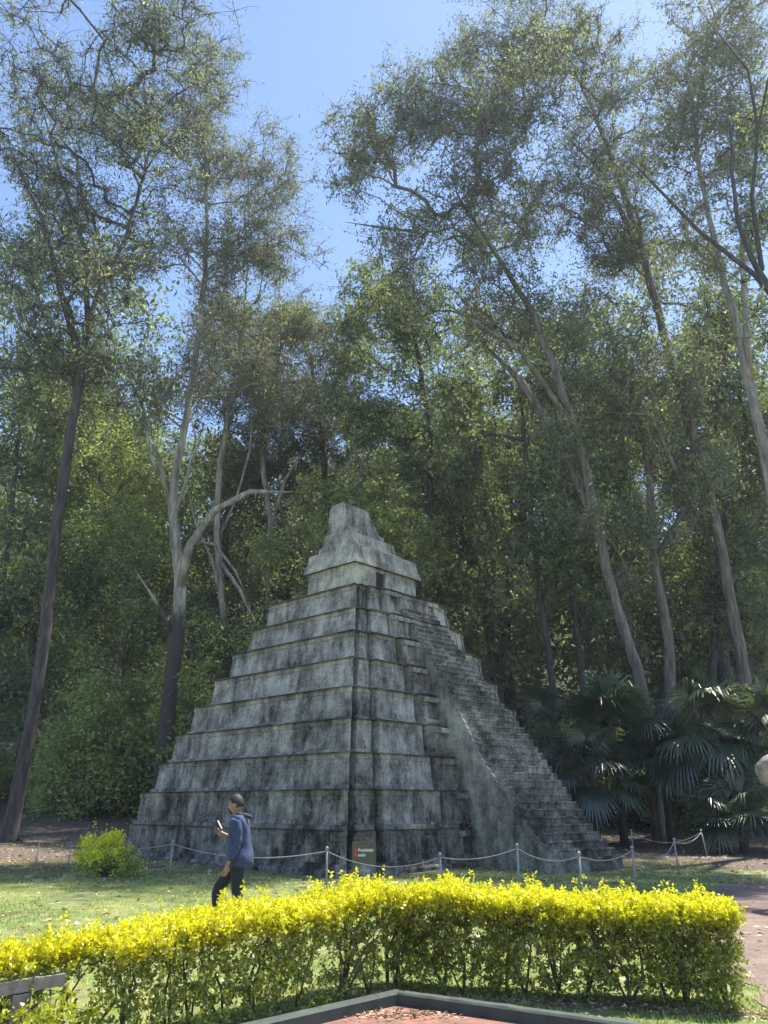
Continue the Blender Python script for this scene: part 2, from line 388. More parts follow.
for i in range(9):
    zt = Z9[i]; zb = .14 if i == 0 else Z9[i - 1] - .03
    wt = W9[i]; prev = W9[i - 1] if i else 5.12
    wb = wt + .25 * (prev - wt) + .01; bt = wt * QV; bb = wb * QV
    H = zt - zb
    pt = tier_poly(wt, bt, i); pb = tier_poly(wb, bb, i)
    mid = lambda f: [(p[0] * f + q[0] * (1 - f), p[1] * f + q[1] * (1 - f)) for p, q in zip(pt, pb)]
    lv = [(shift(pb, -.09), zb, .01), (shift(pb, -.09), zb + .13, .012), (shift(pb, .0), zb + .145, .018)]
    for f in (.2, .35, .5, .65, .8): lv.append((mid(f), zb + H * f, .014))
    lv += [(mid(.84), zt - .15, .012), (shift(mid(.84), .03), zt - .145, .008), (shift(pt, .03), zt - .035, .010), (shift(pt, .0), zt, .014), (shift(pt, -.16), zt + .004, .004)]
    V, F = loft(lv, seed=i * 7.3)
    mb = MB(); mb.add(V, F)
    # raised frame of the sunken panels either side of the stairs
    t = i / 8; vin = 1.68 - .35 * t; uf = wt + .40 * (1 - .45 * t) + .04
    for sgn in (-1, 1):
        for fu in (1,):
            v0, v1 = sgn * vin, sgn * (.70 + .12 * (1 - t))
            vm = (v0 + v1) / 2; hv = abs(v1 - v0) / 2
            mb.box((uf + .05, vm, zt - .15), (.15, hv + .03, .07))
            mb.box((uf + .045, v0 - sgn * .09, zb + .5 * H - .02), (.10, .075, H * .5 - .16))
            mb.box((uf + .045, v1 + sgn * .06, zb + .5 * H - .02), (.10, .065, H * .5 - .16))
            mb.box((uf + .09, vm, zb + .17), (.12, hv, .05))
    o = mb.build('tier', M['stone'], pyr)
# low base course
V, F = loft([(tier_poly(5.20, 5.20 * QV, 0), -.15, .01), (tier_poly(5.20, 5.20 * QV, 0), .10, .02), (tier_poly(5.16, 5.16 * QV, 0), .15, .02), (tier_poly(4.9, 4.9 * QV, 0), .155, .01)], seed=99)
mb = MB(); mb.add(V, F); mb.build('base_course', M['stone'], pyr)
# stairway: steps between a left and a right edge line, running down the front
NS = 42
LPT = [(8.17, 2.15, -.45), (6.0, 3.78, -.80), (4.5, 4.88, -.88), (2.75, 5.82, -.90), (1.05, 7.25, -1.0), (.16, 8.2, -1.15)]
RPT = [(8.17, 2.15, 1.28), (5.95, 3.9, 1.22), (3.26, 6.2, 1.2), (1.66, 7.36, 1.2), (.92, 7.95, 1.15), (.16, 8.75, 1.1)]
ZT, ZB = 8.17, .16
def edge_at(T, z):
    for (z0, u0, v0), (z1, u1, v1) in zip(T[:-1], T[1:]):
        if z >= z1: f = (z0 - z) / (z0 - z1); return u0 + (u1 - u0) * f, v0 + (v1 - v0) * f
    return T[-1][1:]
NV = 40; mb = MB(); rows = []
def srow(zu, z, j, amp, ez):
    # zu: height that sets how far out the row lies; z: its own height; ez: height of the smooth side copings
    (ua, va), (ub, vb) = edge_at(LPT, zu), edge_at(RPT, zu); out = []
    for k in range(NV + 1):
        f = k / NV; nz = noise.noise(Vector((f * 34, j * 1.7, z * 4))) + .6 * noise.noise(Vector((f * 9, j * .3, z)))
        zz = z + amp * .9 * noise.noise(Vector((f * 40 + 50, j * 2.3, z)))
        if k <= 1: zz = ez + .03 * noise.noise(Vector((j * .6, k * 3.0, 1))); nz *= .3
        out.append((ua + (ub - ua) * f + nz * amp, va + (vb - va) * f, zz))
    return out
dz_ = (ZT - ZB) / NS
for j in range(NS):
    z = ZT - dz_ * j; z2 = z - dz_
    q_ = .05 / .9; rows.append(srow(z + .10 * dz_, z - .01, j, .008, z + .02)); rows.append(srow(z2 - .10 * dz_, z - .004, j, .02, z2 + .05)); rows.append(srow(z2 - .12 * dz_, z - .05, j + .2, .02, z2 + .04)); rows.append(srow(z2 + .12 * dz_, z - .062, j + .5, .012, z2 + .03)); rows.append(srow(z2 + .10 * dz_, z2 + .01, j + .7, .012, z2 + .02))
rows.append(srow(ZB, ZB, NS, .01, ZB)); rows.append(srow(ZB, -.1, NS, 0, -.1))
for r in rows: mb.V += r
for i in range(len(rows) - 1):
    for k in range(NV): a = i * (NV + 1) + k; mb.F.append((a, a + NV + 1, a + NV + 2, a + 1))
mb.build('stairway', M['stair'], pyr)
for sgn in (0, NV):
    sm = MB(); dv = .05 if sgn else -.05; segs = 9; n_ = len(rows)
    for P_ in [r[sgn] for r in rows]:
        for a in range(segs + 1):
            f = a / segs
            sm.V.append((P_[0], P_[1] + dv * 1.6 * f + .03 * noise.noise(Vector((P_[0] * 1.5, f * 4 + P_[2], sgn))) * (a > 0), P_[2] + (-.08 - P_[2]) * f))
    for i in range(n_ - 1):
        for a in range(segs): q = i * (segs + 1) + a; sm.F.append((q, q + segs + 1, q + segs + 2, q + 1))
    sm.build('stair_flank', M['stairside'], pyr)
# temple
tem = pyr
def rect(u0, u1, v0, v1): return [(u1, v0), (u1, v1), (u0, v1), (u0, v0)]
def block(levels, name, mat, seed, par): 
    V, F = loft([(rect(*l[:4]), l[4], l[5] if len(l) > 5 else .015) for l in levels], step=.16, seed=seed)
    mb = MB(); mb.add(V, F); return mb.build(name, mat, par)
Tu0, Tu1, Tv0, Tv1 = -.55, 1.80, -2.02, 1.10
block([(Tu0 - .15, Tu1 + .2, Tv0 - .12, Tv1 + .12, 8.26), (Tu0 - .15, Tu1 + .2, Tv0 - .12, Tv1 + .12, 8.40), (Tu0 - .1, Tu1 + .1, Tv0 - .1, Tv1 + .1, 8.43, .01)], 'temple_base', M['temple'], 3, pyr)
# temple wall with a door opening, closed by a dark sheet painted as inside shade
mb = MB(); dv0, dv1, dz1 = -1.00, -.55, 9.08
zt0, zt1 = 8.42, 9.22; dep = 1.3
def wallpanel(v0, v1, z0, z1, ns=8, nz=5):
    b0 = len(mb.V)
    for a in range(nz + 1):
        for k in range(ns + 1):
            v = v0 + (v1 - v0) * k / ns; z = z0 + (z1 - z0) * a / nz
            edge = (abs(v - dv0) < 1e-6 or abs(v - dv1) < 1e-6)
            mb.V.append((Tu1 + .012 * noise.noise(Vector((v * 4, z * 4, 1))), v, z))
    for a in range(nz):
        for k in range(ns): q = b0 + a * (ns + 1) + k; mb.F.append((q, q + 1, q + ns + 2, q + ns + 1))
wallpanel(Tv0, dv0, zt0, zt1); wallpanel(dv1, Tv1, zt0, zt1, 14); wallpanel(dv0, dv1, dz1, zt1, 3, 2)
mb.add([(Tu1 - dep, dv0, zt0), (Tu1 - dep, dv1, zt0), (Tu1 - dep, dv1, dz1), (Tu1 - dep, dv0, dz1), (Tu1, dv0, zt0), (Tu1, dv1, zt0), (Tu1, dv1, dz1), (Tu1, dv0, dz1)],
       [(0, 4, 7, 3), (1, 2, 6, 5), (3, 7, 6, 2)])
for k in range(14):
    pass
sidep = [(Tu1, Tv1), (Tu0, Tv1), (Tu0, Tv0), (Tu1, Tv0)]
for (p, q) in zip(sidep[:-1], sidep[1:]):
    n_ = 12; b0 = len(mb.V)
    dd = Vector(q) - Vector(p); nn = Vector((dd.y, -dd.x)).normalized()
    for a in range(6):
        for k in range(n_ + 1):
            r = Vector(p) + dd * k / n_; z = zt0 + (zt1 - zt0) * a / 5
            r = r + nn * .015 * noise.noise(Vector((r.x * 4, r.y * 4, z * 4))) * (0 < k < n_)
            mb.V.append((r.x, r.y, z))
    for a in range(5):
        for k in range(n_): s_ = b0 + a * (n_ + 1) + k; mb.F.append((s_, s_ + 1, s_ + n_ + 2, s_ + n_ + 1))
mb.build('temple_wall', M['temple'], pyr)
mb = MB(); mb.add([(Tu1 - .09, dv0, zt0), (Tu1 - .09, dv1, zt0), (Tu1 - .09, dv1, dz1), (Tu1 - .09, dv0, dz1)], [(0, 1, 2, 3)]); mb.build('doorway_shade_panel', M['interior_shade'], pyr)  # dark sheet just behind the wall face paints the interior shade
block([(Tu0 - .12, Tu1 + .13, Tv0 - .13, Tv1 + .13, 9.20), (Tu0 - .12, Tu1 + .13, Tv0 - .13, Tv1 + .13, 9.27), (Tu0 - .05, Tu1 + .06, Tv0 - .06, Tv1 + .06, 9.55), (Tu0 - .02, Tu1 + .0, Tv0 - .0, Tv1 + .0, 9.84, .01), (Tu0 - .0, Tu1 - .05, Tv0 + .04, Tv1 - .04, 9.90, .02), (Tu0 + .2, Tu1 - .25, Tv0 + .2, Tv1 - .25, 9.94, .01)], 'roof_frieze', M['temple'], 11, pyr)
block([(-.24, 1.42, -1.86, .78, 9.88), (-.22, 1.40, -1.86, .76, 10.10, .01), (-.20, 1.36, -1.84, .72, 10.14, .01), (-.08, 1.24, -1.82, .66, 10.16, .01), (-.05, 1.18, -1.80, .62, 10.52, .012), (-.02, 1.14, -1.78, .58, 10.60, .015), (.1, .9, -1.6, .3, 10.64, .01)], 'roof_comb', M['temple'], 17, pyr)
block([(.10, .92, -1.75, .40, 10.58), (.11, .91, -1.75, .36, 10.85, .01), (.12, .90, -1.75, .08, 10.90, .01), (.14, .89, -1.75, -.02, 11.2, .012), (.15, .88, -1.75, -.24, 11.25, .012), (.18, .87, -1.74, -.36, 11.55, .015), (.30, .86, -1.74, -.46, 11.72, .02), (.5, .8, -1.6, -.6, 11.76, .02)], 'roof_comb', M['stone'], 23, pyr)

# ---------------------------------------------------------------- foliage builders
def leaf_mesh(name, P, L, Wd, rng, droop=.0, rnd=None, flat=.0):
    n = len(P)
    A = rng.normal(size=(n, 3)); A[:, 2] -= droop; A /= np.linalg.norm(A, axis=1)[:, None]
    if flat: A[:, 2] *= (1 - flat); A /= np.linalg.norm(A, axis=1)[:, None]
    B = rng.normal(size=(n, 3)); 
    if flat: B[:, 2] *= (1 - flat)
    B -= A * (A * B).sum(1)[:, None]; B /= np.linalg.norm(B, axis=1)[:, None] + 1e-9
    s = (.65 + .7 * rng.random(n))[:, None]
    l = L * s; w = Wd * s * .5
    V = np.stack([P, P + A * l * .45 + B * w, P + A * l, P + A * l * .45 - B * w], 1).reshape(-1, 3)
    F = np.arange(4 * n).reshape(n, 4)
    if rnd is None: rnd = rng.random(n)
    return fast_mesh(name, V, F, rnd)
def grow(trunk, clumps, seed, r_tip=.012, t0=.35, power=.42, up=.35):
    """trunk: list of (Vector, radius). Returns branch chains [(points, radii)]"""
    rnd = random.Random(seed)
    pos = []; par = []; rad = []
    for i in range(len(trunk) - 1):
        (p, r), (q, s) = trunk[i], trunk[i + 1]; n = max(1, int((q - p).length / .9))
        for k in range(n):
            f = k / n; pos.append(p.lerp(q, f)); rad.append(r + (s - r) * f); par.append(len(pos) - 2)
    pos.append(trunk[-1][0]); rad.append(trunk[-1][1]); par.append(len(pos) - 2)
    nt_ = len(pos); start = int(nt_ * t0)
    A = np.array([tuple(p) for p in pos]); cl = sorted(clumps, key=lambda c: np.min(np.linalg.norm(A[start:] - np.array(c), axis=1)))
    arr = np.zeros((nt_ + len(cl) * 14, 3)); arr[:nt_] = A; n = nt_; cnt = np.zeros(len(arr)); chains = []
    for c in cl:
        cn = np.array(c); D = arr[start:n] - cn; dist = np.linalg.norm(D, axis=1)
        cost = dist + 1.6 * np.maximum(0, D[:, 2] + .25 * dist)
        j = int(np.argmin(cost)) + start; d = float(np.linalg.norm(arr[j] - cn))
        seg = max(2, min(12, int(d / .8))); p0 = Vector(arr[j]); p2 = Vector(cn)
        ctrl = p0.lerp(p2, .45) + Vector((rnd.gauss(0, .06) * d, rnd.gauss(0, .06) * d, up * d * .5))
        ids = [j]; prev = j
        for s in range(1, seg + 1):
            f = s / seg
            p = p0 * (1 - f) ** 2 + ctrl * 2 * f * (1 - f) + p2 * f * f
            if s < seg: p += Vector((rnd.gauss(0, .05), rnd.gauss(0, .05), rnd.gauss(0, .05)))
            arr[n] = p; par.append(prev); prev = n; ids.append(n); n += 1
        chains.append(ids)
        k = prev
        while k >= 0 and cnt is not None:
            cnt[k] += 1; k = par[k] if k < len(par) else -1
            if k < 0: break
    out = []
    for ids in chains:
        R_ = [min(.11, r_tip * max(1, cnt[i]) ** power) for i in ids]
        R_[0] = min(R_[0], R_[1] * 1.15)
        if ids[0] < nt_: R_ = [min(r_, rad[ids[0]] * .8) for r_ in R_]
        out.append(([Vector(arr[i]) for i in ids], R_))
    return out
def clump_points(ells, rng, thr=-.12, seed=0, freq=.22, dens=1e9):
    """ells: list of (center, (rx,ry,rz), n)"""
    out = []
    for c, r, n in ells:
        n = int(min(n, 3 + r[0] * r[1] * r[2] * 4.19 * dens))
        k = 0; tries = 0
        while k < n and tries < n * 20:
            tries += 1
            d = rng.normal(size=3); d /= np.linalg.norm(d); s = rng.random() ** (1 / 2.4) * (1 + .3 * rng.normal() * .5)
            p = np.array(c) + d * np.array(r) * s
            if noise.noise(Vector((p[0] * freq + seed, p[1] * freq, p[2] * freq))) < thr: continue
            out.append(tuple(p)); k += 1
    return out
def twig_mesh(name, A, B, r):
    D = B - A; D /= np.linalg.norm(D, axis=1)[:, None] + 1e-9
    U = np.cross(D, np.array([.3, .2, .93])); U /= np.linalg.norm(U, axis=1)[:, None] + 1e-9; W_ = np.cross(D, U)
    Mid = (A + B) / 2 + U * np.linalg.norm(B - A, axis=1)[:, None] * .08; rings = []
    for P, f in ((A, 1.0), (Mid, .7), (B, .25)):
        for k in range(3):
            a = 2.094 * k; rings.append(P + (U * math.cos(a) + W_ * math.sin(a)) * r * f)
    V = np.stack(rings, 1).reshape(-1, 3); n = len(A); b = (np.arange(n) * 9)[:, None]
    q = [[0, 1, 4, 3], [1, 2, 5, 4], [2, 0, 3, 5], [3, 4, 7, 6], [4, 5, 8, 7], [5, 3, 6, 8]]
    return fast_mesh(name, V, (b[:, None, :] + np.array(q)[None]).reshape(-1, 4))
def crown_leaves(cl, rng, per, sig, L, Wd, droop, name='crown', flat=0, twigs=None, ntw=7, tight=.34):
    cl = np.array(cl); n = len(cl)
    csz = (.55 + .9 * rng.random(n)); cnt = np.maximum(6, (per * csz ** 2)).astype(int)
    idx = np.repeat(np.arange(n), cnt)
    off = rng.normal(size=(len(idx), 3)) * sig * csz[idx][:, None]; off[:, 2] *= .75
    # second level: leaves gather on twigs
    tw = rng.integers(0, ntw, len(idx)); tdir = rng.normal(size=(n, ntw, 3)) * sig * .95
    fr = (.45 + .65 * rng.random(len(idx)))[:, None]
    off = off * tight + tdir[idx, tw] * csz[idx][:, None] * fr
    if twigs:
        T1 = (cl[:, None, :] + tdir * csz[:, None, None] * 1.05).reshape(-1, 3); T0 = np.repeat(cl, ntw, axis=0)
        link('twigs', twig_mesh('twigs', T0, T1, .016), twigs[0], twigs[1])
    cr = rng.random(n) * .45
    rnd = np.clip(cr[idx] + .55 * rng.random(len(idx)) + (rng.random(len(idx)) < .01) * .3, 0, 1)
    return leaf_mesh(name, cl[idx] + off, L, Wd, rng, droop, rnd, flat)

DENS = 1.3
def custom_tree(name, label, Y, trunk_px, ells_px, bark_m, leaf_m, seed, per=46, sig=.56, L=.18, Wd=.062, droop=.9, thr=-.10, t0=.35, depth=1.0, r_tip=.014, extra=None, group=None):
    rng = np.random.default_rng(seed)
    pts = []
    for (x, y, w) in trunk_px:
        p = at(x, y, Y); pts.append((p, max(.02, w * .33 * mpp(p))))
    bx, by = pts[0][0].x, pts[0][0].y
    base = Vector((bx, by, G(bx, by)))
    if pts[0][0].z > base.z + .4: pts.insert(0, (Vector((bx, by, base.z - .2)), pts[0][1] * 1.25))
    else: pts[0] = (Vector((bx, by, base.z - .2)), pts[0][1] * 1.15)
    ells = []; per = int(per * DENS); L *= 1.12; Wd *= 1.2
    for (x, y, rx, ry, n) in ells_px:
        n = int(n * 1.5)
        c = at(x, y, Y + rng.normal() * .8); s = mpp(c); rr_ = min(rx, ry) * 1.15 * depth + 6
        ells.append((tuple(c), (rx * s, rr_ * s, ry * s * 1.08), n))
    cl = clump_points(ells, rng, thr, seed * 3.1, dens=.62)
    o = thing(name, label, 'tree', base, 0, group)
    mv = lambda P: [Vector(p) - base for p in P]
    tb = MB(); P = mv([p for p, r in pts]); Rr = [r for p, r in pts]
    # smooth resample of the trunk
    Q = []; RQ = []
    for i in range(len(P) - 1):
        p0 = P[max(0, i - 1)]; p1 = P[i]; p2 = P[i + 1]; p3 = P[min(len(P) - 1, i + 2)]; n = max(2, int((p2 - p1).length / .5))
        for k in range(n):
            t = k / n
            q = .5 * ((2 * p1) + (-p0 + p2) * t + (2 * p0 - 5 * p1 + 4 * p2 - p3) * t * t + (-p0 + 3 * p1 - 3 * p2 + p3) * t ** 3)
            Q.append(q + Vector((noise.noise(q * .6) * .08, noise.noise(q * .6 + Vector((9, 0, 0))) * .08, 0))); RQ.append((Rr[i] + (Rr[i + 1] - Rr[i]) * t) * (1 + .1 * noise.noise(q * 1.5)))
    Q.append(P[-1]); RQ.append(Rr[-1]); RQ[0] *= 1.35
    if len(RQ) > 3: RQ[1] *= 1.15
    tb.tube(Q, RQ, 12); tb.build('trunk', bark_m, o, True)
    ch = grow([(q, r) for q, r in zip(Q, RQ)], mv(cl), seed, t0=t0, r_tip=r_tip)
    bb = MB()
    if extra:
        for path in extra:
            E_ = [at(x, y, Y + dy) - base for (x, y, w, dy) in path]; ER = [w * .42 * mpp(at(x, y, Y)) for (x, y, w, dy) in path]; ER[-1] *= .3
            lb = MB(); lb.tube(E_, ER, 8); lb.build('limb', bark_m, o, True)
    for P_, R_ in ch: bb.tube(P_, R_, 6 if R_[0] > .05 else 4, cap=False)
    bb.build('branches', bark_m, o, True)
    me = crown_leaves([tuple(Vector(c) - base) for c in cl], rng, per, sig, L, Wd, droop, twigs=(bark_m, o), ntw=11, tight=.24)
    link('crown', me, leaf_m, o)
    return o

E_, E2, DP, LM = M['euc'], M['euc2'], M['deep'], M['lime']
BK, PB, MBk = M['bark'], M['pale_bark'], M['mid_bark']
FT = 'tall forest trees around the pyramid'
custom_tree('eucalyptus_tree', 'tall dark leaning tree at far left with sparse airy crown', 31,
    [(8, 842, 22), (27, 745, 19), (44, 640, 17), (55, 540, 16), (66, 460, 16), (76, 400, 13), (84, 350, 10), (96, 300, 7), (128, 230, 5), (150, 150, 3)],
    [(50, 80, 75, 75, 110), (130, 70, 75, 75, 110), (25, 210, 60, 80, 90), (125, 170, 70, 75, 100), (80, 290, 80, 65, 90), (20, 350, 50, 60, 60), (175, 50, 50, 50, 60), (60, -50, 120, 60, 60), (110, 370, 60, 40, 50)],
    BK, E_, 11, thr=-.12, t0=.55, per=28,
    extra=[[(82, 365, 9, 0), (60, 290, 7, -.5), (45, 225, 5, -1), (10, 150, 3, -1.5)], [(88, 330, 7, 0), (85, 250, 6, .5), (62, 180, 4, .8), (40, 100, 3, 1)]])
custom_tree('eucalyptus_tree', 'pale forked tree behind the left slope of the pyramid with one long arching limb', 36,
    [(160, 805, 26), (168, 710, 23), (176, 640, 22), (180, 580, 18), (172, 500, 13), (184, 430, 11), (198, 340, 9), (206, 250, 7), (205, 150, 4)],
    [(205, 150, 60, 55, 100), (265, 180, 42, 55, 80), (250, 260, 60, 50, 90), (215, 80, 35, 40, 45), (180, 290, 60, 60, 80), (150, 390, 50, 40, 45), (225, 350, 60, 40, 50)],
    PB, E2, 12, t0=.5, per=34, thr=-.10,
    extra=[[(180, 590, 12, 0), (190, 545, 10, -.5), (215, 510, 8, -1), (250, 492, 7, -1.5), (290, 492, 4, -2)], [(173, 520, 7, 0), (160, 460, 5, 1), (140, 420, 3, 1)],
           [(176, 640, 6, 0), (155, 600, 4, -1), (135, 570, 3, -1)], [(178, 560, 6, 0), (192, 540, 5, .5), (215, 545, 4, 1), (236, 572, 3, 1.5), (248, 600, 2, 2)], [(174, 520, 5, 0), (186, 480, 4, 0), (196, 440, 3, -.5), (188, 400, 2, -1)], [(172, 500, 5, 0), (150, 455, 4, -1), (144, 410, 3, -1), (120, 360, 2, -1)]])
custom_tree('eucalyptus_tree', 'slim pale trunk standing just left of the pyramid tip', 41,
    [(232, 700, 11), (224, 620, 10), (217, 530, 10), (222, 450, 8), (236, 380, 6), (245, 300, 3)],
    [(245, 300, 55, 60, 70), (290, 290, 35, 45, 40), (225, 400, 55, 40, 45), (300, 340, 35, 40, 35)], PB, E2, 13, t0=.5, thr=-.06,
    extra=[[(219, 560, 5, 0), (240, 590, 4, -1), (262, 640, 3, -1.5), (272, 662, 2, -2)], [(222, 600, 4, 0), (212, 560, 3.5, -.5), (196, 525, 3, -1), (188, 490, 2, -1)], [(218, 540, 4, 0), (236, 500, 3, -.5), (250, 450, 2.5, -1), (252, 410, 2, -1)], [(226, 640, 4, 0), (246, 650, 3, -1), (258, 675, 2, -1)]])
custom_tree('eucalyptus_tree', 'thin bare stemmed pale tree directly behind the temple comb left side', 44,
    [(262, 660, 9), (268, 590, 9), (270, 520, 8), (262, 450, 7), (275, 380, 5), (285, 320, 3)],
    [(285, 330, 40, 45, 45), (265, 420, 45, 40, 40), (315, 400, 35, 40, 35)], PB, E_, 14, t0=.5, thr=-.06,
    extra=[[(270, 530, 5, 0), (285, 480, 4, 0), (310, 440, 2, 0)]])
custom_tree('eucalyptus_tree', 'loose crowned tree filling the dip below the blue gap, left of the pyramid tip', 47,
    [(318, 660, 10), (322, 560, 10), (325, 480, 9), (318, 410, 7), (310, 350, 4)],
    [(305, 370, 55, 45, 90), (350, 350, 40, 40, 60), (265, 430, 55, 45, 80), (345, 430, 50, 45, 80), (300, 470, 60, 35, 60), (390, 470, 40, 40, 50), (240, 360, 40, 40, 50)], BK, E2, 28, per=44, t0=.4, r_tip=.012)
custom_tree('leafy_tree', 'yellow green sunlit tree right behind the pyramid tip', 38,
    [(345, 640, 9), (350, 560, 8), (358, 500, 6), (362, 460, 3)],
    [(330, 520, 45, 35, 60), (380, 500, 40, 45, 60), (300, 500, 35, 25, 35), (410, 545, 40, 40, 45), (270, 545, 25, 30, 20)], MBk, LM, 15, L=.17, Wd=.10, droop=.2, per=55, sig=.36, thr=-.2)
custom_tree('eucalyptus_tree', 'dark crowned tall tree whose top edges the blue gap right of centre', 40,
    [(420, 700, 13), (425, 600, 12), (430, 500, 11), (428, 420, 9), (415, 340, 6), (400, 290, 3)],
    [(400, 330, 55, 50, 80), (440, 420, 55, 60, 80), (370, 400, 35, 50, 50), (455, 500, 50, 50, 55), (350, 330, 25, 35, 22), (365, 290, 25, 25, 16)], BK, DP, 16, per=52, L=.22, Wd=.09)
custom_tree('eucalyptus_tree', 'huge pale trunked tree leaning left over the stairway with spreading dark crown', 31,
    [(642, 690, 17), (630, 650, 16), (612, 590, 15), (596, 520, 14), (575, 430, 13), (556, 375, 12), (535, 320, 10), (500, 260, 7), (460, 200, 4)],
    [(480, 200, 80, 65, 110), (400, 150, 60, 50, 75), (355, 140, 35, 35, 26), (430, 90, 55, 40, 36), (520, 120, 75, 60, 90), (440, 270, 65, 45, 70), (520, 300, 75, 50, 80), (345, 180, 25, 25, 12), (380, 230, 25, 18, 10), (560, 440, 40, 30, 30), (590, 520, 35, 25, 22), (610, 590, 30, 20, 16)],
    MBk, E_, 17, per=48, t0=.4,
    extra=[[(597, 525, 12, 0), (560, 440, 11, 1), (520, 380, 9, 1.5), (480, 340, 6, 2)], [(420, 232, 4, 0), (385, 228, 3, 0), (345, 222, 1.5, 0)], [(575, 430, 8, 0), (520, 350, 6, -1), (440, 300, 4, -1.5)]])
custom_tree('eucalyptus_tree', 'tall straight pale tree reaching the top edge above the stairway', 34,
    [(738, 640, 17), (715, 520, 15), (690, 425, 14), (668, 350, 12), (650, 280, 11), (632, 220, 9), (605, 140, 6), (570, 60, 3)],
    [(560, 60, 65, 45, 80), (500, 60, 50, 40, 45), (620, 130, 65, 50, 80), (590, 200, 70, 55, 80), (640, 270, 65, 50, 70), (530, 10, 60, 28, 30), (455, 50, 28, 28, 14)],
    MBk, E_, 18, per=46, t0=.4, extra=[[(640, 250, 7, 0), (600, 170, 5, 1), (560, 130, 3, 1)]])
custom_tree('eucalyptus_tree', 'white barked tree at the right edge forking high in the crown', 29,
    [(800, 640, 19), (785, 560, 18), (768, 470, 17), (750, 385, 15), (735, 320, 12), (718, 255, 9), (700, 170, 6), (690, 80, 3)],
    [(700, 110, 65, 60, 90), (740, 60, 55, 50, 50), (660, 60, 45, 40, 45), (720, 210, 60, 55, 70), (690, 10, 60, 30, 26), (760, 160, 45, 60, 50)],
    PB, E2, 19, per=44, t0=.5, extra=[[(750, 385, 9, 0), (746, 320, 8, -.5), (742, 250, 6, -1), (752, 180, 3, -1)]])
custom_tree('broadleaf_tree', 'near dark limbed tree reaching in from the right edge with bright yellow green tips', 22,
    [(860, 700, 26), (850, 560, 24), (830, 440, 20), (800, 340, 15), (772, 290, 10), (740, 230, 7), (730, 120, 4)],
    [(750, 250, 28, 25, 26), (760, 120, 30, 40, 22), (735, 160, 25, 30, 12), (785, 330, 30, 40, 30), (770, 230, 30, 30, 20)],
    BK, LM, 20, per=40, L=.15, Wd=.08, t0=.6, sig=.34, extra=[[(785, 310, 8, 0), (755, 275, 6, 0), (700, 232, 4.5, 0), (650, 180, 3, .5), (620, 150, 2, .5)],
       [(762, 270, 6, 0), (752, 200, 5, 0), (758, 130, 4, 0), (748, 70, 3, 0), (700, 10, 2, 0)], [(758, 130, 3, 0), (768, 80, 3, 0), (790, 20, 2, 0)]])
custom_tree('eucalyptus_tree', 'slender dark trunk nearest the right side of the stairway', 36,
    [(556, 720, 11), (549, 660, 10), (540, 590, 9), (531, 520, 9), (525, 450, 7), (520, 400, 4)],
    [(520, 430, 50, 50, 75), (480, 400, 45, 50, 60), (560, 490, 50, 45, 60), (490, 500, 40, 45, 45), (540, 570, 45, 35, 40)], BK, DP, 21, per=50, L=.2, Wd=.09, t0=.45)
custom_tree('eucalyptus_tree', 'second slender dark trunk between the stairway and the fan palms', 39,
    [(586, 720, 10), (579, 650, 9), (572, 590, 8), (566, 520, 7), (575, 450, 4)],
    [(575, 420, 50, 45, 60), (610, 480, 45, 40, 55), (590, 550, 45, 35, 40), (560, 340, 50, 40, 45)], BK, DP, 22, per=50, L=.2, Wd=.09, t0=.45)
custom_tree('eucalyptus_tree', 'broad dark trunk standing above the middle fan palm', 34,
    [(672, 720, 17), (668, 640, 16), (655, 560, 14), (650, 480, 10), (640, 420, 6)],
    [(640, 430, 55, 45, 75), (600, 400, 50, 40, 50), (690, 470, 45, 45, 55), (650, 520, 55, 35, 55), (610, 350, 50, 40, 45), (680, 380, 50, 45, 55)], MBk, E_, 23, per=52, t0=.4,
    extra=[[(655, 560, 8, 0), (690, 500, 6, 0), (650, 415, 5, -2), (600, 412, 3, -2)]])
custom_tree('eucalyptus_tree', 'dark leafy tree filling the right edge above the palms', 37,
    [(712, 720, 12), (716, 620, 12), (722, 540, 10), (735, 470, 6)],
    [(740, 470, 50, 50, 65), (720, 560, 50, 45, 60), (760, 400, 45, 50, 50), (680, 600, 50, 35, 45), (750, 620, 45, 40, 45), (720, 330, 50, 45, 50)], BK, DP, 24, per=52, L=.2, Wd=.09, t0=.4)
custom_tree('leafy_tree', 'shaded leafy tree at the left edge behind the leaning trunk', 40,
    [(-20, 800, 14), (-10, 680, 13), (5, 560, 11), (15, 470, 7), (20, 420, 4)],
    [(20, 480, 50, 50, 70), (-10, 560, 50, 60, 50), (30, 600, 40, 50, 50), (40, 420, 50, 40, 45), (10, 680, 45, 50, 40)], BK, DP, 25, per=52, L=.2, Wd=.09)
custom_tree('leafy_tree', 'light green feathery tree between the two left trunks', 43,
    [(112, 760, 9), (118, 680, 8), (125, 600, 7), (130, 540, 4)],
    [(120, 540, 45, 40, 60), (100, 620, 45, 45, 60), (140, 470, 50, 40, 55), (90, 440, 40, 45, 45), (140, 640, 35, 40, 35)], MBk, LM, 26, per=48, L=.18, Wd=.08, droop=.3)
custom_tree('leafy_tree', 'light green bushy tree low beside the pale forked trunk', 39,
    [(196, 780, 9), (195, 700, 8), (192, 640, 6), (200, 600, 3)],
    [(200, 660, 32, 40, 40), (235, 640, 25, 30, 25)], BK, LM, 27, per=50, L=.15, Wd=.07)

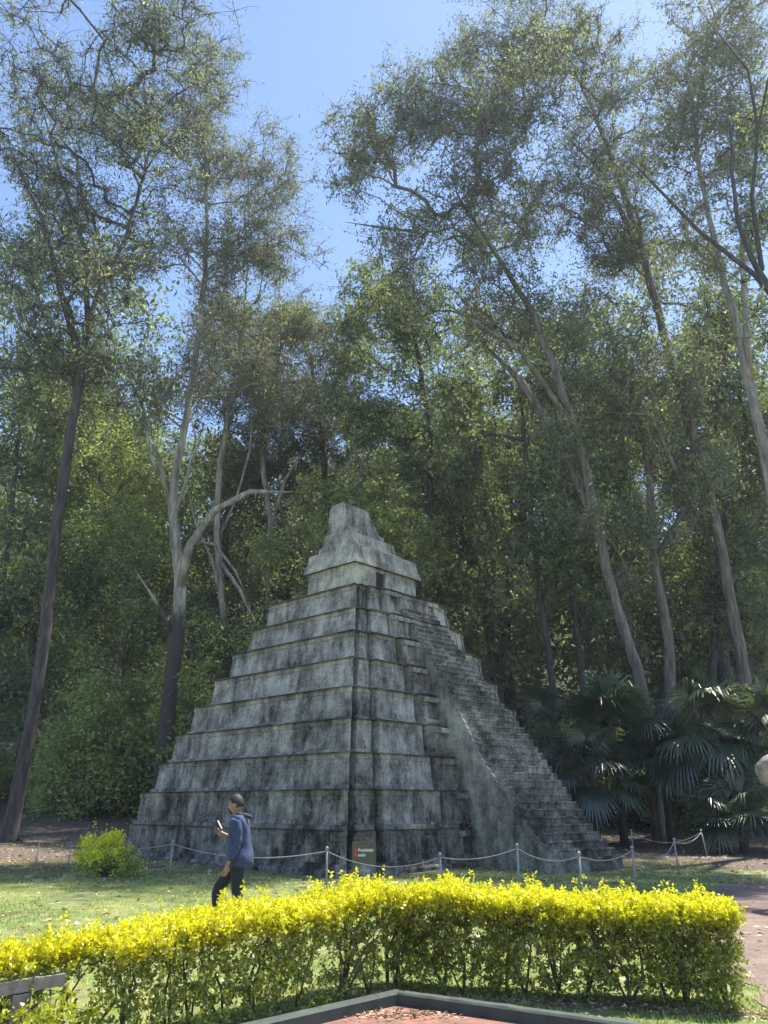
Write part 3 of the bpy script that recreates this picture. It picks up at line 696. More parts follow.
# ---------------------------------------------------------------- repeated forest trees and shrubs (local models, then copies)
def generic_tree(name, label, cat, H, ells, bark_m, leaf_m, seed, trunk_r, **kw):
    rng = np.random.default_rng(seed); rr_ = random.Random(seed)
    o = thing(name, label, cat, (0, 0, 0))
    T = []; x = y = 0
    for k in range(10):
        f = k / 9; x += rr_.gauss(0, .012) * H; y += rr_.gauss(0, .012) * H
        T.append((Vector((x, y, -.3 + f * H * .86)), trunk_r * (1.25 - f * 1.1) if k else trunk_r * 1.6))
    tb = MB(); tb.tube([t[0] for t in T], [t[1] for t in T], 9); tb.build('trunk', bark_m, o, True)
    cl = clump_points(ells, rng, kw.pop('thr', .02), seed * 1.7)
    ch = grow(T, [Vector(c) for c in cl], seed, t0=kw.pop('t0', .3), r_tip=kw.pop('r_tip', .016))
    bb = MB()
    for P_, R_ in ch: bb.tube(P_, R_, 4, cap=False)
    bb.build('branches', bark_m, o, True)
    link('crown', crown_leaves(cl, rng, kw.get('per', 60), kw.get('sig', .6), kw.get('L', .3), kw.get('Wd', .12), kw.get('droop', .5)), leaf_m, o)
    return o
FG = 'distant forest trees on the rising ground behind'
variants = []
variants.append(generic_tree('forest_tree', '', 'tree', 26, [((0, 0, 19), (4.5, 4.5, 6), 170), ((2, 1, 12), (4, 4, 4), 80), ((-2, 0, 7), (3.5, 3.5, 3.5), 60)], BK, E_, 101, .3, per=70, sig=.6, L=.27, Wd=.12))
variants.append(generic_tree('forest_tree', '', 'tree', 24, [((0, 0, 17), (5.5, 5.5, 6.5), 200), ((-2, 1, 10), (4, 4, 4), 80), ((2, 0, 6), (3.5, 3.5, 3), 60)], MBk, DP, 102, .28, per=70, sig=.6, L=.27, Wd=.13))
variants.append(generic_tree('forest_tree', '', 'tree', 20, [((0, 0, 14), (5, 5, 6), 170), ((1, 1, 7), (4, 4, 3.5), 90)], MBk, LM, 103, .25, per=65, sig=.55, L=.24, Wd=.12))
rr = random.Random(77)
spots = []
for row, (Y, n, dx) in enumerate([(48, 7, 8.0), (56, 9, 8.0), (65, 10, 8.5), (76, 11, 9)]):
    for k in range(n):
        x = (k - (n - 1) / 2) * dx + rr.uniform(-1.6, 1.6) + (2 if row % 2 else 0)
        spots.append((x, Y + rr.uniform(-2, 2), row))
pxof = lambda X, Y, Z: 384 + FPX * X / (Y * cP + (Z - EYE) * sP)
used = [False] * 3
kinds_l = ['loose grey green tree', 'dense dark tree', 'light green tree']
for i, (x, y, row) in enumerate(spots):
    k = rr.choice([0, 0, 1, 1, 2]); p = pxof(x, y, 12)
    s = rr.uniform(.85, 1.15)
    s *= (1.1, 1.0, .85, .75)[row] if 180 < p < 420 else (1.4, 1.25, 1.05, .95)[row]
    if k == 2: s *= .85
    where = ('beyond the leaning trunk at left' if p < 130 else 'beyond the left pyramid slope' if p < 300 else 'behind the temple top' if p < 430 else 'beyond the stairway' if p < 560 else 'beyond the fan palms')
    depth = ('first', 'second', 'third', 'farthest')[row]
    hgt = 'tall ' if s > 1.25 else ''
    lab = (hgt + kinds_l[k].replace('tall ', '') + ' in ' + depth + ' forest row ' + where)
    loc = (x, y, G(x, y) - .1); rz = rr.uniform(0, 6.28); sc = (s, s, s * rr.uniform(.92, 1.1))
    if not used[k]:
        used[k] = True; v = variants[k]; v.location = loc; v.rotation_euler = (0, 0, rz); v.scale = sc; v['label'] = lab; v['group'] = FG
    else: dup(variants[k], loc, rz, sc, lab, FG)
# shrubs
def shrub(name, label, r, h, leaf_m, seed, n=40, per=60, sig=.28, L=.14, Wd=.08, droop=.1):
    rng = np.random.default_rng(seed); o = thing(name, label, 'shrub')
    cl = clump_points([((0, 0, h * .55), (r, r, h * .5), n), ((0, 0, h * .3), (r * 1.1, r * 1.1, h * .3), n // 2)], rng, -.2, seed)
    cl = [c for c in cl if c[2] > .1]
    bb = MB(); rr_ = random.Random(seed)
    for c in cl[::2]:
        p = Vector(c); b0 = Vector((p.x * .15, p.y * .15, -.1)); bb.tube([b0, b0.lerp(p, .5) + Vector((0, 0, .15)), p], [.03, .02, .008], 4, cap=False)
    bb.build('stems', M['twig'], o)
    link('foliage', crown_leaves(cl, rng, per, sig, L, Wd, droop), leaf_m, o); return o
SG = 'undergrowth shrubs beneath the forest trees'
sv = [shrub('forest_shrub', '', 1.6, 3.2, DP, 201, 60, 150, .36, .13, .06), shrub('forest_shrub', '', 1.5, 2.6, LM, 202, 50, 130, .32, .11, .055), shrub('forest_shrub', '', 1.3, 4.2, LM, 203, 55, 120, .38, .13, .06)]
usedS = [False] * 3; slabels = ['dark green shrub', 'low bright green shrub', 'tall light green shrub']
sh = []
for Y, n, dx in [(36, 9, 4.2), (40, 11, 4.0), (44, 13, 4.2)]:
    for k in range(n):
        x = (k - (n - 1) / 2) * dx + rr.uniform(-1.2, 1.2); sh.append((x, Y + rr.uniform(-1.3, 1.3), None, rr.uniform(.8, 1.35)))
sh += [(-13.2, 33, 2, 1.0), (-10.8, 34, 1, 1.3), (-15.2, 34.5, 0, 1.2), (-11.9, 36.5, 2, 1.35), (-14.2, 38, 2, 1.6), (-8.9, 36, 1, 1.5), (-13.6, 35.5, 2, 1.7), (-9.8, 38, 2, 1.8), (8, 34.5, 0, 1.2), (10.5, 35, 0, 1.3), (13, 34, 0, 1.2), (16, 34, 0, 1.5)]
for i, (x, y, k, s) in enumerate(sh):
    if k is None: k = rr.choice([1, 2, 2, 1]) if x < -2 else rr.choice([0, 0, 0, 1])  # left side gets the pale leaf colour as painted sunlight
    if x > -9 and x < 5 and y < 37: continue
    if x < -7 and y < 37.5: y += 6.5
    p = pxof(x, y, 2)
    where = ('beside the leaning trunk' if p < 60 else 'between the two left trunks' if p < 150 else 'behind the left slope of the pyramid' if p < 350 else 'hidden behind the pyramid stairs' if p < 520 else 'behind the left fan palms' if p < 640 else 'behind the right fan palms')
    dpt = 'far back ' if y > 42 else 'mid distance ' if y > 38 else 'front row '
    lab = dpt + slabels[k] + ' ' + where
    loc = (x, y, G(x, y) - .05); rz = rr.uniform(0, 6.28); sc = (s, s, s)
    if not usedS[k]:
        usedS[k] = True; v = sv[k]; v.location = loc; v.rotation_euler = (0, 0, rz); v.scale = sc; v['label'] = lab; v['group'] = SG
    else: dup(sv[k], loc, rz, sc, lab, SG)

# distant woodland: the leafy mass that covers the hillside behind the rows
rng = np.random.default_rng(88); nw = 110000
wx = (rng.random(nw) - .5) * 190; wy = 52 + 95 * rng.random(nw) ** .8
nzw = np.array([noise.noise(Vector((a * .16, b_ * .16, 3))) + .5 * noise.noise(Vector((a * .5, b_ * .5, 7))) for a, b_ in zip(wx, wy)])
wz = np.array([G(a, b_) for a, b_ in zip(wx, wy)]) + (2.2 + 4.5 * np.maximum(0, nzw + .35)) * rng.random(nw) ** .5
kind(link('undergrowth', leaf_mesh('undergrowth', np.stack([wx, wy, wz], 1), .62, .36, rng, .1, np.clip(.5 + nzw * .6 + .35 * (rng.random(nw) - .5), 0, 1)), DP), 'stuff')

# ---------------------------------------------------------------- fan palms
def fan_palm(label, x, y, ht, seed, nf=20, fr=1.35, pet=1.15, group='fan palms at the forest edge'):
    rng = random.Random(seed); o = thing('fan_palm', label, 'palm tree', (x, y, G(x, y)), 0, group)
    tb = MB(); tb.tube([(0, 0, -.2), (.05, 0, ht * .5), (.0, .05, ht)], [.16, .13, .12], 10); tb.build('trunk', M['bark'], o, True)
    V = []; F = []; RN = []; st = MB()
    for k in range(nf):
        az = k * 2.4 + rng.uniform(-.3, .3); el = R(rng.choice([75, 55, 35, 15, -5, -25])) + rng.uniform(-.15, .15)
        d = Vector((math.cos(az) * math.cos(el), math.sin(az) * math.cos(el), math.sin(el)))
        side = Vector((-math.sin(az), math.cos(az), 0)); upv = side.cross(d) * -1
        upv = d.cross(side) * -1 if False else side.cross(d)
        if upv.z < 0: upv = -upv
        base = Vector((0, 0, ht)); pl = pet * rng.uniform(.8, 1.15)
        hub = base + d * pl - Vector((0, 0, .12 * math.cos(el)))
        st.tube([base, base + d * pl * .5 + Vector((0, 0, .05)), hub], [.022, .016, .012], 4, cap=False)
        n = 38; rl = fr * rng.uniform(.8, 1.1); bend = rng.uniform(.3, .85); c0 = rng.random() * .5
        for j in range(n):
            a = (j / (n - 1) - .5) * R(250)
            dir_ = (d * math.cos(a) + side * math.sin(a)).normalized()
            l = rl * (1 - .25 * abs(j / (n - 1) - .5) * 2) * rng.uniform(.9, 1.05)
            wv = upv.cross(dir_).normalized() * (l * .036)
            fold = upv * .02
            b0 = len(V)
            pts = []
            for s in range(5):
                f = s / 4
                p = hub + dir_ * l * f * (1 - .12 * f * bend) - Vector((0, 0, 1)) * (l * bend * f ** 2.6) * (.5 + .5 * rng.random())
                w = (.25, .8, 1, .7, .06)[s]
                V.append(p - wv * w); V.append(p + fold * w); V.append(p + wv * w)
            for s in range(4):
                q = b0 + s * 3
                F.append((q, q + 1, q + 4, q + 3)); F.append((q + 1, q + 2, q + 5, q + 4)); RN += [c0 + .4 * rng.random()] * 2
    st.build('leaf_stalks', M['palm_stalk'], o)
    me = fast_mesh('fronds', [tuple(v) for v in V], F, RN); link('fronds', me, M['palm'], o)
    return o
M['palm_stalk'] = plain('palm_stalk', (.07, .08, .035), .6)
def palm_at(px_, py_, Y, lab, seed, **kw):
    p = at(px_, py_, Y); fan_palm(lab, p.x, p.y, max(.5, p.z - G(p.x, p.y)), seed, **kw)
palm_at(545, 735, 31, 'small fan palm tucked beside the stairway edge', 1, nf=18, fr=1.15)
palm_at(612, 728, 29.5, 'large fan palm with a tall upright fan, left of the palm clump', 2, nf=26, fr=1.6, pet=1.2)
palm_at(590, 770, 28.5, 'drooping fan palm with sunlit hanging leaf tips', 3, nf=22, fr=1.25)
palm_at(700, 728, 28.5, 'tallest fan palm in the middle of the right clump', 4, nf=26, fr=1.6, pet=1.25)
palm_at(660, 755, 29.5, 'shadowy fan palm between the two large palms', 5, nf=22, fr=1.4)
palm_at(738, 812, 26.5, 'low fan palm with arching leaves behind the last rope post', 6, nf=18, fr=1.3, pet=.9)
palm_at(775, 735, 27, 'fan palm cut by the right edge', 7, nf=24, fr=1.6)

# ---------------------------------------------------------------- hedges
HC = Vector((.06, 8.25)); HLd = Vector((-.69, -.72)).normalized(); HRd = (Vector((3.17, 7.42)) - HC).normalized()
def hedge(name, label, start, d, length, seed, topf, width=.62, n_leaf=52000, gap=None):
    rng = np.random.default_rng(seed); o = thing(name, label, 'hedge', (start.x, start.y, 0))
    nrm = Vector((-d.y, d.x)); rnd_ = random.Random(seed)
    st = MB(); tips = []
    ns = int(length / .26)
    for k in range(ns):
        s = (k + .5 + rnd_.uniform(-.3, .3)) * length / ns; t = rnd_.uniform(-.12, .12)
        b0 = Vector((d.x * s + nrm.x * t, d.y * s + nrm.y * t, -.03)); hh = topf(s)
        nb_ = rnd_.randint(2, 4)
        if gap and gap[0] - .1 < s < gap[1]: b0 = b0 - Vector((nrm.x, nrm.y, 0)) * .12; nb_ = 1
        for q in range(nb_):
            e = b0 + Vector((d.x, d.y, 0)) * rnd_.gauss(0, .16) + Vector((nrm.x, nrm.y, 0)) * rnd_.gauss(0, .15) + Vector((0, 0, hh * rnd_.uniform(.7, .98)))
            m1 = b0.lerp(e, .35) + Vector((rnd_.gauss(0, .03), rnd_.gauss(0, .03), .02)); m2 = b0.lerp(e, .7) + Vector((rnd_.gauss(0, .04), rnd_.gauss(0, .04), 0))
            r0 = rnd_.uniform(.008, .017); st.tube([b0, m1, m2, e], [r0, r0 * .8, r0 * .55, r0 * .25], 5, cap=False)
            for u_ in range(5):
                f = rnd_.uniform(.3, 1); p = m1.lerp(e, f); g = p + Vector((rnd_.gauss(0, .12), rnd_.gauss(0, .12), rnd_.uniform(-.02, .14)))
                st.tube([p, g], [.004, .002], 3, cap=False); tips.append(g)
    st.build('stems', M['twig'], o)
    # sprigs: short shoots that carry the leaves
    nsp = int(n_leaf / 22); S = rng.random(nsp) * length; 
    top = np.array([topf(s) for s in S]); Hn = rng.random(nsp)
    Hn = np.where(rng.random(nsp) < .46, .80 + .20 * Hn, .05 + .85 * Hn ** .8)       # denser clipped top
    low = Hn < .75
    T = (rng.random(nsp) ** .8) * .5 * width * np.sign(rng.random(nsp) - .5)
    T = np.where(low, T * .9, T)
    z = Hn * top
    nzv = np.array([noise.noise(Vector((a * 2.2 + seed, b_ * 5.0, c_ * 3))) for a, b_, c_ in zip(S, z, T)])
    keep = (nzv > -.08) | (Hn > .86) | ((rng.random(nsp) < .30))
    keep &= ~(low & (rng.random(nsp) < .24))
    if gap: keep &= ~(low & (rng.random(nsp) < .30))
    if gap: keep &= ~((S > gap[0]) & (S < gap[1]) & (T > -.06) & (z > .40))
    S, T, z, Hn, top = S[keep], T[keep], z[keep], Hn[keep], top[keep]
    P0 = np.stack([d.x * S + nrm.x * T, d.y * S + nrm.y * T, z], 1)
    # long shoots above the clip line
    nsh = int(length * 7); s2 = rng.random(nsh) * length
    t2 = (rng.random(nsh) - .5) * width * .7
    if gap: t2 = np.where((s2 > gap[0]) & (s2 < gap[1]), -np.abs(t2) - .05, t2)
    if True: z2 = np.array([topf(s) for s in s2])
    P1 = np.stack([d.x * s2 + nrm.x * t2, d.y * s2 + nrm.y * t2, z2], 1)
    def shoots(P, ln, nl, up):
        n = len(P); D = rng.normal(size=(n, 3)) * .55; D[:, 2] = np.abs(D[:, 2]) * .4 + up
        D /= np.linalg.norm(D, axis=1)[:, None]
        L_ = ln * (.5 + rng.random(n)); f = rng.random((n, nl))
        Q = P[:, None, :] + D[:, None, :] * (f * L_[:, None])[:, :, None] + rng.normal(size=(n, nl, 3)) * .009
        return Q.reshape(-1, 3), np.repeat(np.arange(n), nl), f.reshape(-1)
    Q0, i0, _ = shoots(P0 - np.array([0, 0, .04]), .11, 22, .5)
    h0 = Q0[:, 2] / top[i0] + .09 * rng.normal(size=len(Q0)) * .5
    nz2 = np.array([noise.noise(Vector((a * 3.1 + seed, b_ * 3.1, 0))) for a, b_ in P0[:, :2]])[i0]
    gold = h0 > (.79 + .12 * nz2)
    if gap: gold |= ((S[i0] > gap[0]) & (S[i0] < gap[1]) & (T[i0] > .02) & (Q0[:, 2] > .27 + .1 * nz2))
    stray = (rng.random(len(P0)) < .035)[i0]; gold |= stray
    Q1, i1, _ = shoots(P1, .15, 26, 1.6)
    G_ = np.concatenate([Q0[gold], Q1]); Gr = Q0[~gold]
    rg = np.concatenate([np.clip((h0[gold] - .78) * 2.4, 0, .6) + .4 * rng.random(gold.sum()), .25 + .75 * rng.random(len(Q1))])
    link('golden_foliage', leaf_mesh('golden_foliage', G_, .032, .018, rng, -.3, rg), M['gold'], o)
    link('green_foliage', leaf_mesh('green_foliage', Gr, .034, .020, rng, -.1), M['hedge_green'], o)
    return o
tr = lambda s: .82 - .09 * math.exp(-((s - .1) / .13) ** 2) + .06 * math.exp(-((s - .55) / .2) ** 2) + .03 * noise.noise(Vector((s * 1.3, 0, 5))) + .03 * noise.noise(Vector((s * 5, 0, 5))) - .012 * s
tl = lambda s: .84 - .035 * max(0, s - 1.5) + .05 * noise.noise(Vector((s * 1.1, 3, 5))) + .04 * noise.noise(Vector((s * 4, 0, 9))) - .02 * s
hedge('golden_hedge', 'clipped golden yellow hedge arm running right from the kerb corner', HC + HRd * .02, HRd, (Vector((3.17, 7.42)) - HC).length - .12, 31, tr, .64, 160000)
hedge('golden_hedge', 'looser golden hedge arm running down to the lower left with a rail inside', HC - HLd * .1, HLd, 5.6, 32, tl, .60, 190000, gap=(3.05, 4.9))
# small golden bush by the pyramid
bz = at(104, 872, 19.5); gb = thing('golden_bush', 'small round yellow green bush standing alone beside the lower left of the pyramid', 'bush', (bz.x, bz.y, G(bz.x, bz.y)))
rng = np.random.default_rng(41)
cl = clump_points([((0, 0, .45), (.66, .58, .42), 60), ((.1, 0, .8), (.35, .3, .16), 18), ((-.45, 0, .6), (.3, .3, .25), 14), ((.5, .1, .25), (.35, .35, .2), 16)], rng, -.25, 4)
sb = MB()
for c in cl[::3]: p = Vector(c); sb.tube([Vector((p.x * .1, p.y * .1, -.05)), p * .5, p], [.014, .01, .004], 4, cap=False)
sb.build('stems', M['twig'], gb)
hi = [c for c in cl if c[2] > .3 + .2 * rng.random()]; lo = [c for c in cl if c not in hi]
link('golden_foliage', crown_leaves(hi, rng, 60, .10, .06, .035, -.2), M['gold_bush'] if 'gold_bush' in M else leafmat('yellow_green_leaf', [(0, (.22, .24, .03)), (.6, (.40, .40, .04)), (1, (.55, .50, .06))], .45, .04), gb)
link('green_foliage', crown_leaves(lo, rng, 70, .11, .06, .035, -.1), M['hedge_green'], gb)

# ---------------------------------------------------------------- rail inside the left hedge arm
rl = thing('low_rail_fence', 'low grey rail on short posts running through the left hedge arm', 'fence', (0, 0, 0))
off = Vector((HLd.y, -HLd.x)) * .06
mb = MB(); p0 = (HC + HLd * 3.22 + off); p1 = (HC + HLd * 6.2 + off)
ang = math.atan2(HLd.y, HLd.x); Mx = Vector(((p0 + p1) / 2).to_3d())
from mathutils import Matrix
RM = Matrix.Rotation(ang, 3, 'Z')
mb.box((Mx.x, Mx.y, .485), ((p1 - p0).length / 2, .045, .036), RM)
mb.build('rail', M['rail'], rl)
for s in (3.5, 4.7, 6.0):
    q = HC + HLd * s + off; mb = MB(); mb.box((q.x, q.y, .21), (.06, .05, .23), RM); mb.build('post', M['rail'], rl)

# ---------------------------------------------------------------- rope posts and ropes
PG = 'rope posts around the pyramid'; RG = 'rope spans around the pyramid'
# px x, px y of the cap, distance
plist = [(39, 845, 23.5, 'thin', 'far left rope post in shade near the leaning trunk'), (71, 843, 21, 'thin', 'thin rope post left of the small golden bush'),
         (173, 842, 19.2, 'n', 'rope post on the lawn between the golden bush and the walking person'), (327, 849, 16.2, 'n', 'rope post just left of the olive sign'),
         (440, 855, 15.6, 'n', 'rope post right of the olive sign before the pyramid corner panels'), (517, 846, 15.9, 'n', 'rope post standing before the pale stair flank'),
         (579, 854, 14.8, 'n', 'rope post before the foot of the stairs'), (632, 848, 16.4, 'n', 'rope post at the right corner of the stair foot'),
         (674, 840, 20.2, 'n', 'rope post standing right of the stairs on shaded grass'), (701, 831, 25.0, 'n', 'leaning rope post in front of the low fan palm'),
         (631, 831, 26.5, 'n', 'farthest rope post, seen behind the one at the stair foot')]
def ground_h(top, Y): return top.z - G(top.x, top.y)
caps = []
for i, (x, y, Y, ty, lab) in enumerate(plist):
    p = at(x, y, Y); gz = G(p.x, p.y); h = p.z - gz
    o = thing('rope_post', lab, 'post', (p.x, p.y, gz), 0, PG)
    lean = Vector((-.09 if i == 9 else random.Random(i).uniform(-.02, .02), 0, 0))
    r = .014 if ty == 'thin' else .021
    mb = MB(); mb.tube([Vector((0, 0, -.1)) - lean, Vector((0, 0, h)) ], [r, r * .95], 10); mb.build('pole', M['post'], o, True)
    mb = MB(); mb.ball((0, 0, h + .012), r * 1.75); mb.tube([(0, 0, h - .05), (0, 0, h - .03)], r * 1.35, 10); mb.build('cap', M['post'], o, True)
    caps.append(Vector((p.x, p.y, gz + h - .04)))
def rope(a, b, sag, lab):
    mb = MB(); P = []
    n = 20
    for k in range(n + 1):
        f = k / n; p = a.lerp(b, f); p = p - Vector((0, 0, sag * 4 * f * (1 - f) + 0)); P.append(p)
    mid = Vector(((a.x + b.x) / 2, (a.y + b.y) / 2, 0))
    mb.V = []; mb.tube([p - mid for p in P], .010, 6)
    o = mb.build('rope', M['rope'], None, True); o.location = mid; tag(o, lab, 'rope', RG)
rope(caps[1], caps[2], .12, 'rope span passing behind the small golden bush')
rope(caps[2], caps[3], .20, 'pale rope span passing behind the walking person')
rope(caps[3], caps[4], .22, 'pale rope span sagging below the olive sign')
rope(caps[4], caps[5], .10, 'rope span rising towards the pale stair flank')
rope(caps[5], caps[6], .14, 'rope span crossing the foot of the stair flank')
rope(caps[6], caps[7], .12, 'rope span in front of the lowest stairs')
rope(caps[7], caps[8], .30, 'rope span right of the stair foot over shaded grass')
rope(caps[8], caps[9], .14, 'short rope span below the low fan palm')
rope(caps[10], caps[9], .30, 'farthest rope span, low in front of the palm trunks')
rope(caps[0], caps[1], .16, 'thin rope span at far left in tree shade')

# ---------------------------------------------------------------- sign
sp = at(364, 853, 18.0); sg = thing('warning_sign', 'small olive sign with white lettering against the pyramid base', 'sign', (sp.x, sp.y, G(sp.x, sp.y)), R(8))
hz = sp.z - G(sp.x, sp.y)
mb = MB(); mb.box((0, 0, hz), (.26, .012, .235)); mb.build('board', M['sign'], sg)
mb = MB(); mb.tube([(0, .03, -.1), (0, .03, hz + .2)], .02, 8); mb.build('post', M['post'], sg, True)
mb = MB(); mb.box((-.18, -.016, hz + .01), (.035, .003, .085)); mb.build('red_emblem', M['red'], sg)
def text(body, size, loc, mat, par, name='lettering'):
    cu = bpy.data.curves.new(name, 'FONT'); cu.body = body; cu.size = size; cu.extrude = .002; cu.align_x = 'LEFT'; cu.offset = .002
    o = bpy.data.objects.new(name, cu); C.objects.link(o); bpy.context.view_layer.update()
    me = bpy.data.meshes.new_from_object(o); bpy.data.objects.remove(o)
    for v in me.vertices: v.co = Vector((v.co.x, -v.co.z, v.co.y)) + Vector(loc)
    return link(name, me, mat, par)
text('Prohibido', .085, (-.13, -.017, hz + .03), M['white'], sg); text('subir', .085, (-.13, -.017, hz - .065), M['white'], sg)

# ---------------------------------------------------------------- boulder at the right edge
bp_ = at(787, 771, 14.0); gz = G(bp_.x, bp_.y)
bo = thing('stone_monument', 'pale rounded boulder top of a stone monument cut by the right edge', 'monument', (bp_.x, bp_.y, gz))
bm = bmesh.new(); bmesh.ops.create_icosphere(bm, subdivisions=4, radius=1)
for v in bm.verts:
    n_ = 1 + .16 * noise.noise(v.co * 1.4) + .06 * noise.noise(v.co * 4)
    n_ += .05 * noise.noise(v.co * 9); v.co = Vector((v.co.x * .50 * n_, v.co.y * .45 * n_, v.co.z * .34 * n_ + (bp_.z - gz)))
me = bpy.data.meshes.new('boulder'); bm.to_mesh(me); bm.free()
for p in me.polygons: p.use_smooth = True
link('boulder', me, M['boulder'], bo)
V, F = loft([(rect(-.24, .24, -.24, .24), -.2, .03), (rect(-.22, .22, -.22, .22), .8, .03), (rect(-.24, .24, -.22, .22), 1.4, .03), (rect(-.34, .34, -.3, .3), bp_.z - gz - .12, .03)], step=.12, seed=4)
mb = MB(); mb.add(V, F); mb.build('pillar', M['stone'], bo)

# ---------------------------------------------------------------- added air volume standing in for lens glare
bm = bmesh.new(); bmesh.ops.create_cube(bm, size=1)
for v in bm.verts: v.co = Vector((v.co.x * 320, v.co.y * 260 + 72, (v.co.z + .5) * 78 - 1.5))
me = bpy.data.meshes.new('glare_haze'); bm.to_mesh(me); bm.free()
hm_ = bpy.data.materials.new('glare_haze_air'); hm_.use_nodes = True; nt = hm_.node_tree; nt.nodes.remove(nt.nodes['Principled BSDF'])
pv_ = N(nt, 'ShaderNodeVolumePrincipled'); pv_.inputs['Color'].default_value = (.80, .88, 1, 1); pv_.inputs['Density'].default_value = .0005; pv_.inputs['Anisotropy'].default_value = .35
nt.links.new(pv_.outputs[0], nt.nodes['Material Output'].inputs['Volume'])
kind(link('glare_haze', me, hm_), 'stuff')

# ---------------------------------------------------------------- grass and litter
rng = np.random.default_rng(51)
def scatter(n, x0, x1, y0, y1, pw=1.0):
    y = y0 + (y1 - y0) * rng.random(n) ** pw; x = x0 + (x1 - x0) * rng.random(n); return x, y
n = 150000
x, y = scatter(n, -13, 9, 6.5, 24, 1.2)
inside = []
KLn = Vector((KL.x, KL.y)); 
for a, b_ in zip(x, y):
    d = Vector((a, b_)) - KC; det = KL.x * KR.y - KL.y * KR.x
    s_ = (d.x * KR.y - d.y * KR.x) / det; t_ = (KL.x * d.y - KL.y * d.x) / det
    ok = not (s_ > -.15 and t_ > -.15)
    q = Vector((a, b_)) - pcn
    if abs(q.dot(pu)) < 5.5 and abs(q.dot(pv)) < 5.8: ok = False
    if a > 3.6 and abs(a - (5.1 + max(0, b_ - 10) * .45)) < 1.7: ok = False
    if noise.noise(Vector((a * .8, b_ * .8, 2))) < -.28: ok = False
    if abs(a / b_) > .62: ok = False
    inside.append(ok)
inside = np.array(inside); x, y = x[inside], y[inside]; n = len(x)
z = np.array([G(a, b_) for a, b_ in zip(x, y)])
a = rng.random(n) * 6.283; h = .018 + .035 * rng.random(n); w = .004 + .005 * rng.random(n)
dx, dy = np.cos(a), np.sin(a); lx, ly = rng.normal(size=n) * .02, rng.normal(size=n) * .02
V = np.stack([np.stack([x - dx * w, y - dy * w, z - .003], 1), np.stack([x + dx * w, y + dy * w, z - .003], 1), np.stack([x + lx, y + ly, z + h], 1)], 1).reshape(-1, 3)
nzg = np.array([noise.noise(Vector((p * .6, q * .6, 8))) for p, q in zip(x, y)])
kind(link('grass', fast_mesh('grass', V, np.arange(3 * n).reshape(n, 3), np.clip(.35 + nzg * .7 + .4 * rng.random(n) , 0, 1)), M['grass']), 'stuff')
n = 26000
x, y = scatter(n, -26, 22, 18, 40, 1.2)
x2, y2 = scatter(3500, -12, 9, 7.5, 20); x = np.concatenate([x, x2]); y = np.concatenate([y, y2])
k2, s2 = rng.random(1500) * 5.0, rng.random(1500)
# drifts of litter under the hedge and inside the kerb corner
lx_ = np.concatenate([HC.x + HLd.x * k2 + rng.normal(size=1500) * .12, HC.x + HRd.x * k2 * .66 + rng.normal(size=1500) * .12]); ly_ = np.concatenate([HC.y + HLd.y * k2 - .28 + rng.normal(size=1500) * .1, HC.y + HRd.y * k2 * .66 - .28 + rng.normal(size=1500) * .1])
mit = (KL + KR).normalized()
cx_ = KC.x + mit.x * .35 + rng.normal(size=500) * .25; cy_ = KC.y + mit.y * .35 - np.abs(rng.normal(size=500)) * .12
def litter(x, y, L_, nm):
    ok = np.array([not (abs((Vector((a, b_)) - pcn).dot(pu)) < 5.4 and abs((Vector((a, b_)) - pcn).dot(pv)) < 5.7) for a, b_ in zip(x, y)])
    x, y = x[ok], y[ok]; z = np.array([G(a, b_) + .012 for a, b_ in zip(x, y)])
    o = link(nm, leaf_mesh(nm, np.stack([x, y, z], 1), L_, L_ * .4, rng, 0, None, .85), M['litter']); kind(o, 'stuff')
litter(x, y, .11, 'leaf_litter'); litter(np.concatenate([lx_, cx_]), np.concatenate([ly_, cy_]), .045, 'leaf_litter')

# ---------------------------------------------------------------- the walking person
def skin(name, verts, edges, radii, mat, parent, sub=2, root=0, flat=None, post=None):
    me = bpy.data.meshes.new(name); me.from_pydata(verts, edges, []); o = bpy.data.objects.new(name, me); C.objects.link(o)
    md = o.modifiers.new('s', 'SKIN'); md.use_smooth_shade = True
    for i, r in enumerate(radii):
        r = r if hasattr(r, '__len__') else (r, r)
        me.skin_vertices[0].data[i].radius = r
    me.skin_vertices[0].data[root].use_root = True
    if sub: o.modifiers.new('d', 'SUBSURF').levels = sub
    bpy.context.view_layer.update()
    dg = bpy.context.evaluated_depsgraph_get(); m2 = bpy.data.meshes.new_from_object(o.evaluated_get(dg)); bpy.data.objects.remove(o)
    if post:
        for v in m2.vertices: v.co = post(v.co)
    for p in m2.polygons: p.use_smooth = True
    m2.materials.clear()
    return link(name, m2, mat, parent)
M['skin'] = plain('skin', (.32, .17, .11), .55, var=.05)
M['jacket'] = plain('blue_jacket', (.040, .055, .118), .9, var=.3, sc=10, bmp=.8)
M['trousers'] = plain('black_trousers', (.018, .02, .026), .85, var=.2)
M['hair'] = plain('black_hair', (.016, .013, .012), .6, var=.3, sc=60, bmp=.9)
M['shoe'] = plain('black_shoe', (.015, .015, .015), .4)
M['paper'] = plain('white_card', (.5, .5, .48), .6, var=.04)
M['scarf'] = plain('dark_strap', (.02, .025, .05), .8)
gp = (-1.93, 10.97)
per = thing('person', 'person in a blue jacket and black trousers walking left, holding a pale card', 'person', (gp[0], gp[1], G(*gp)))
X = lambda f, s, z: (-f, s, z)   # f forward (to -X), s towards far side (+Y)
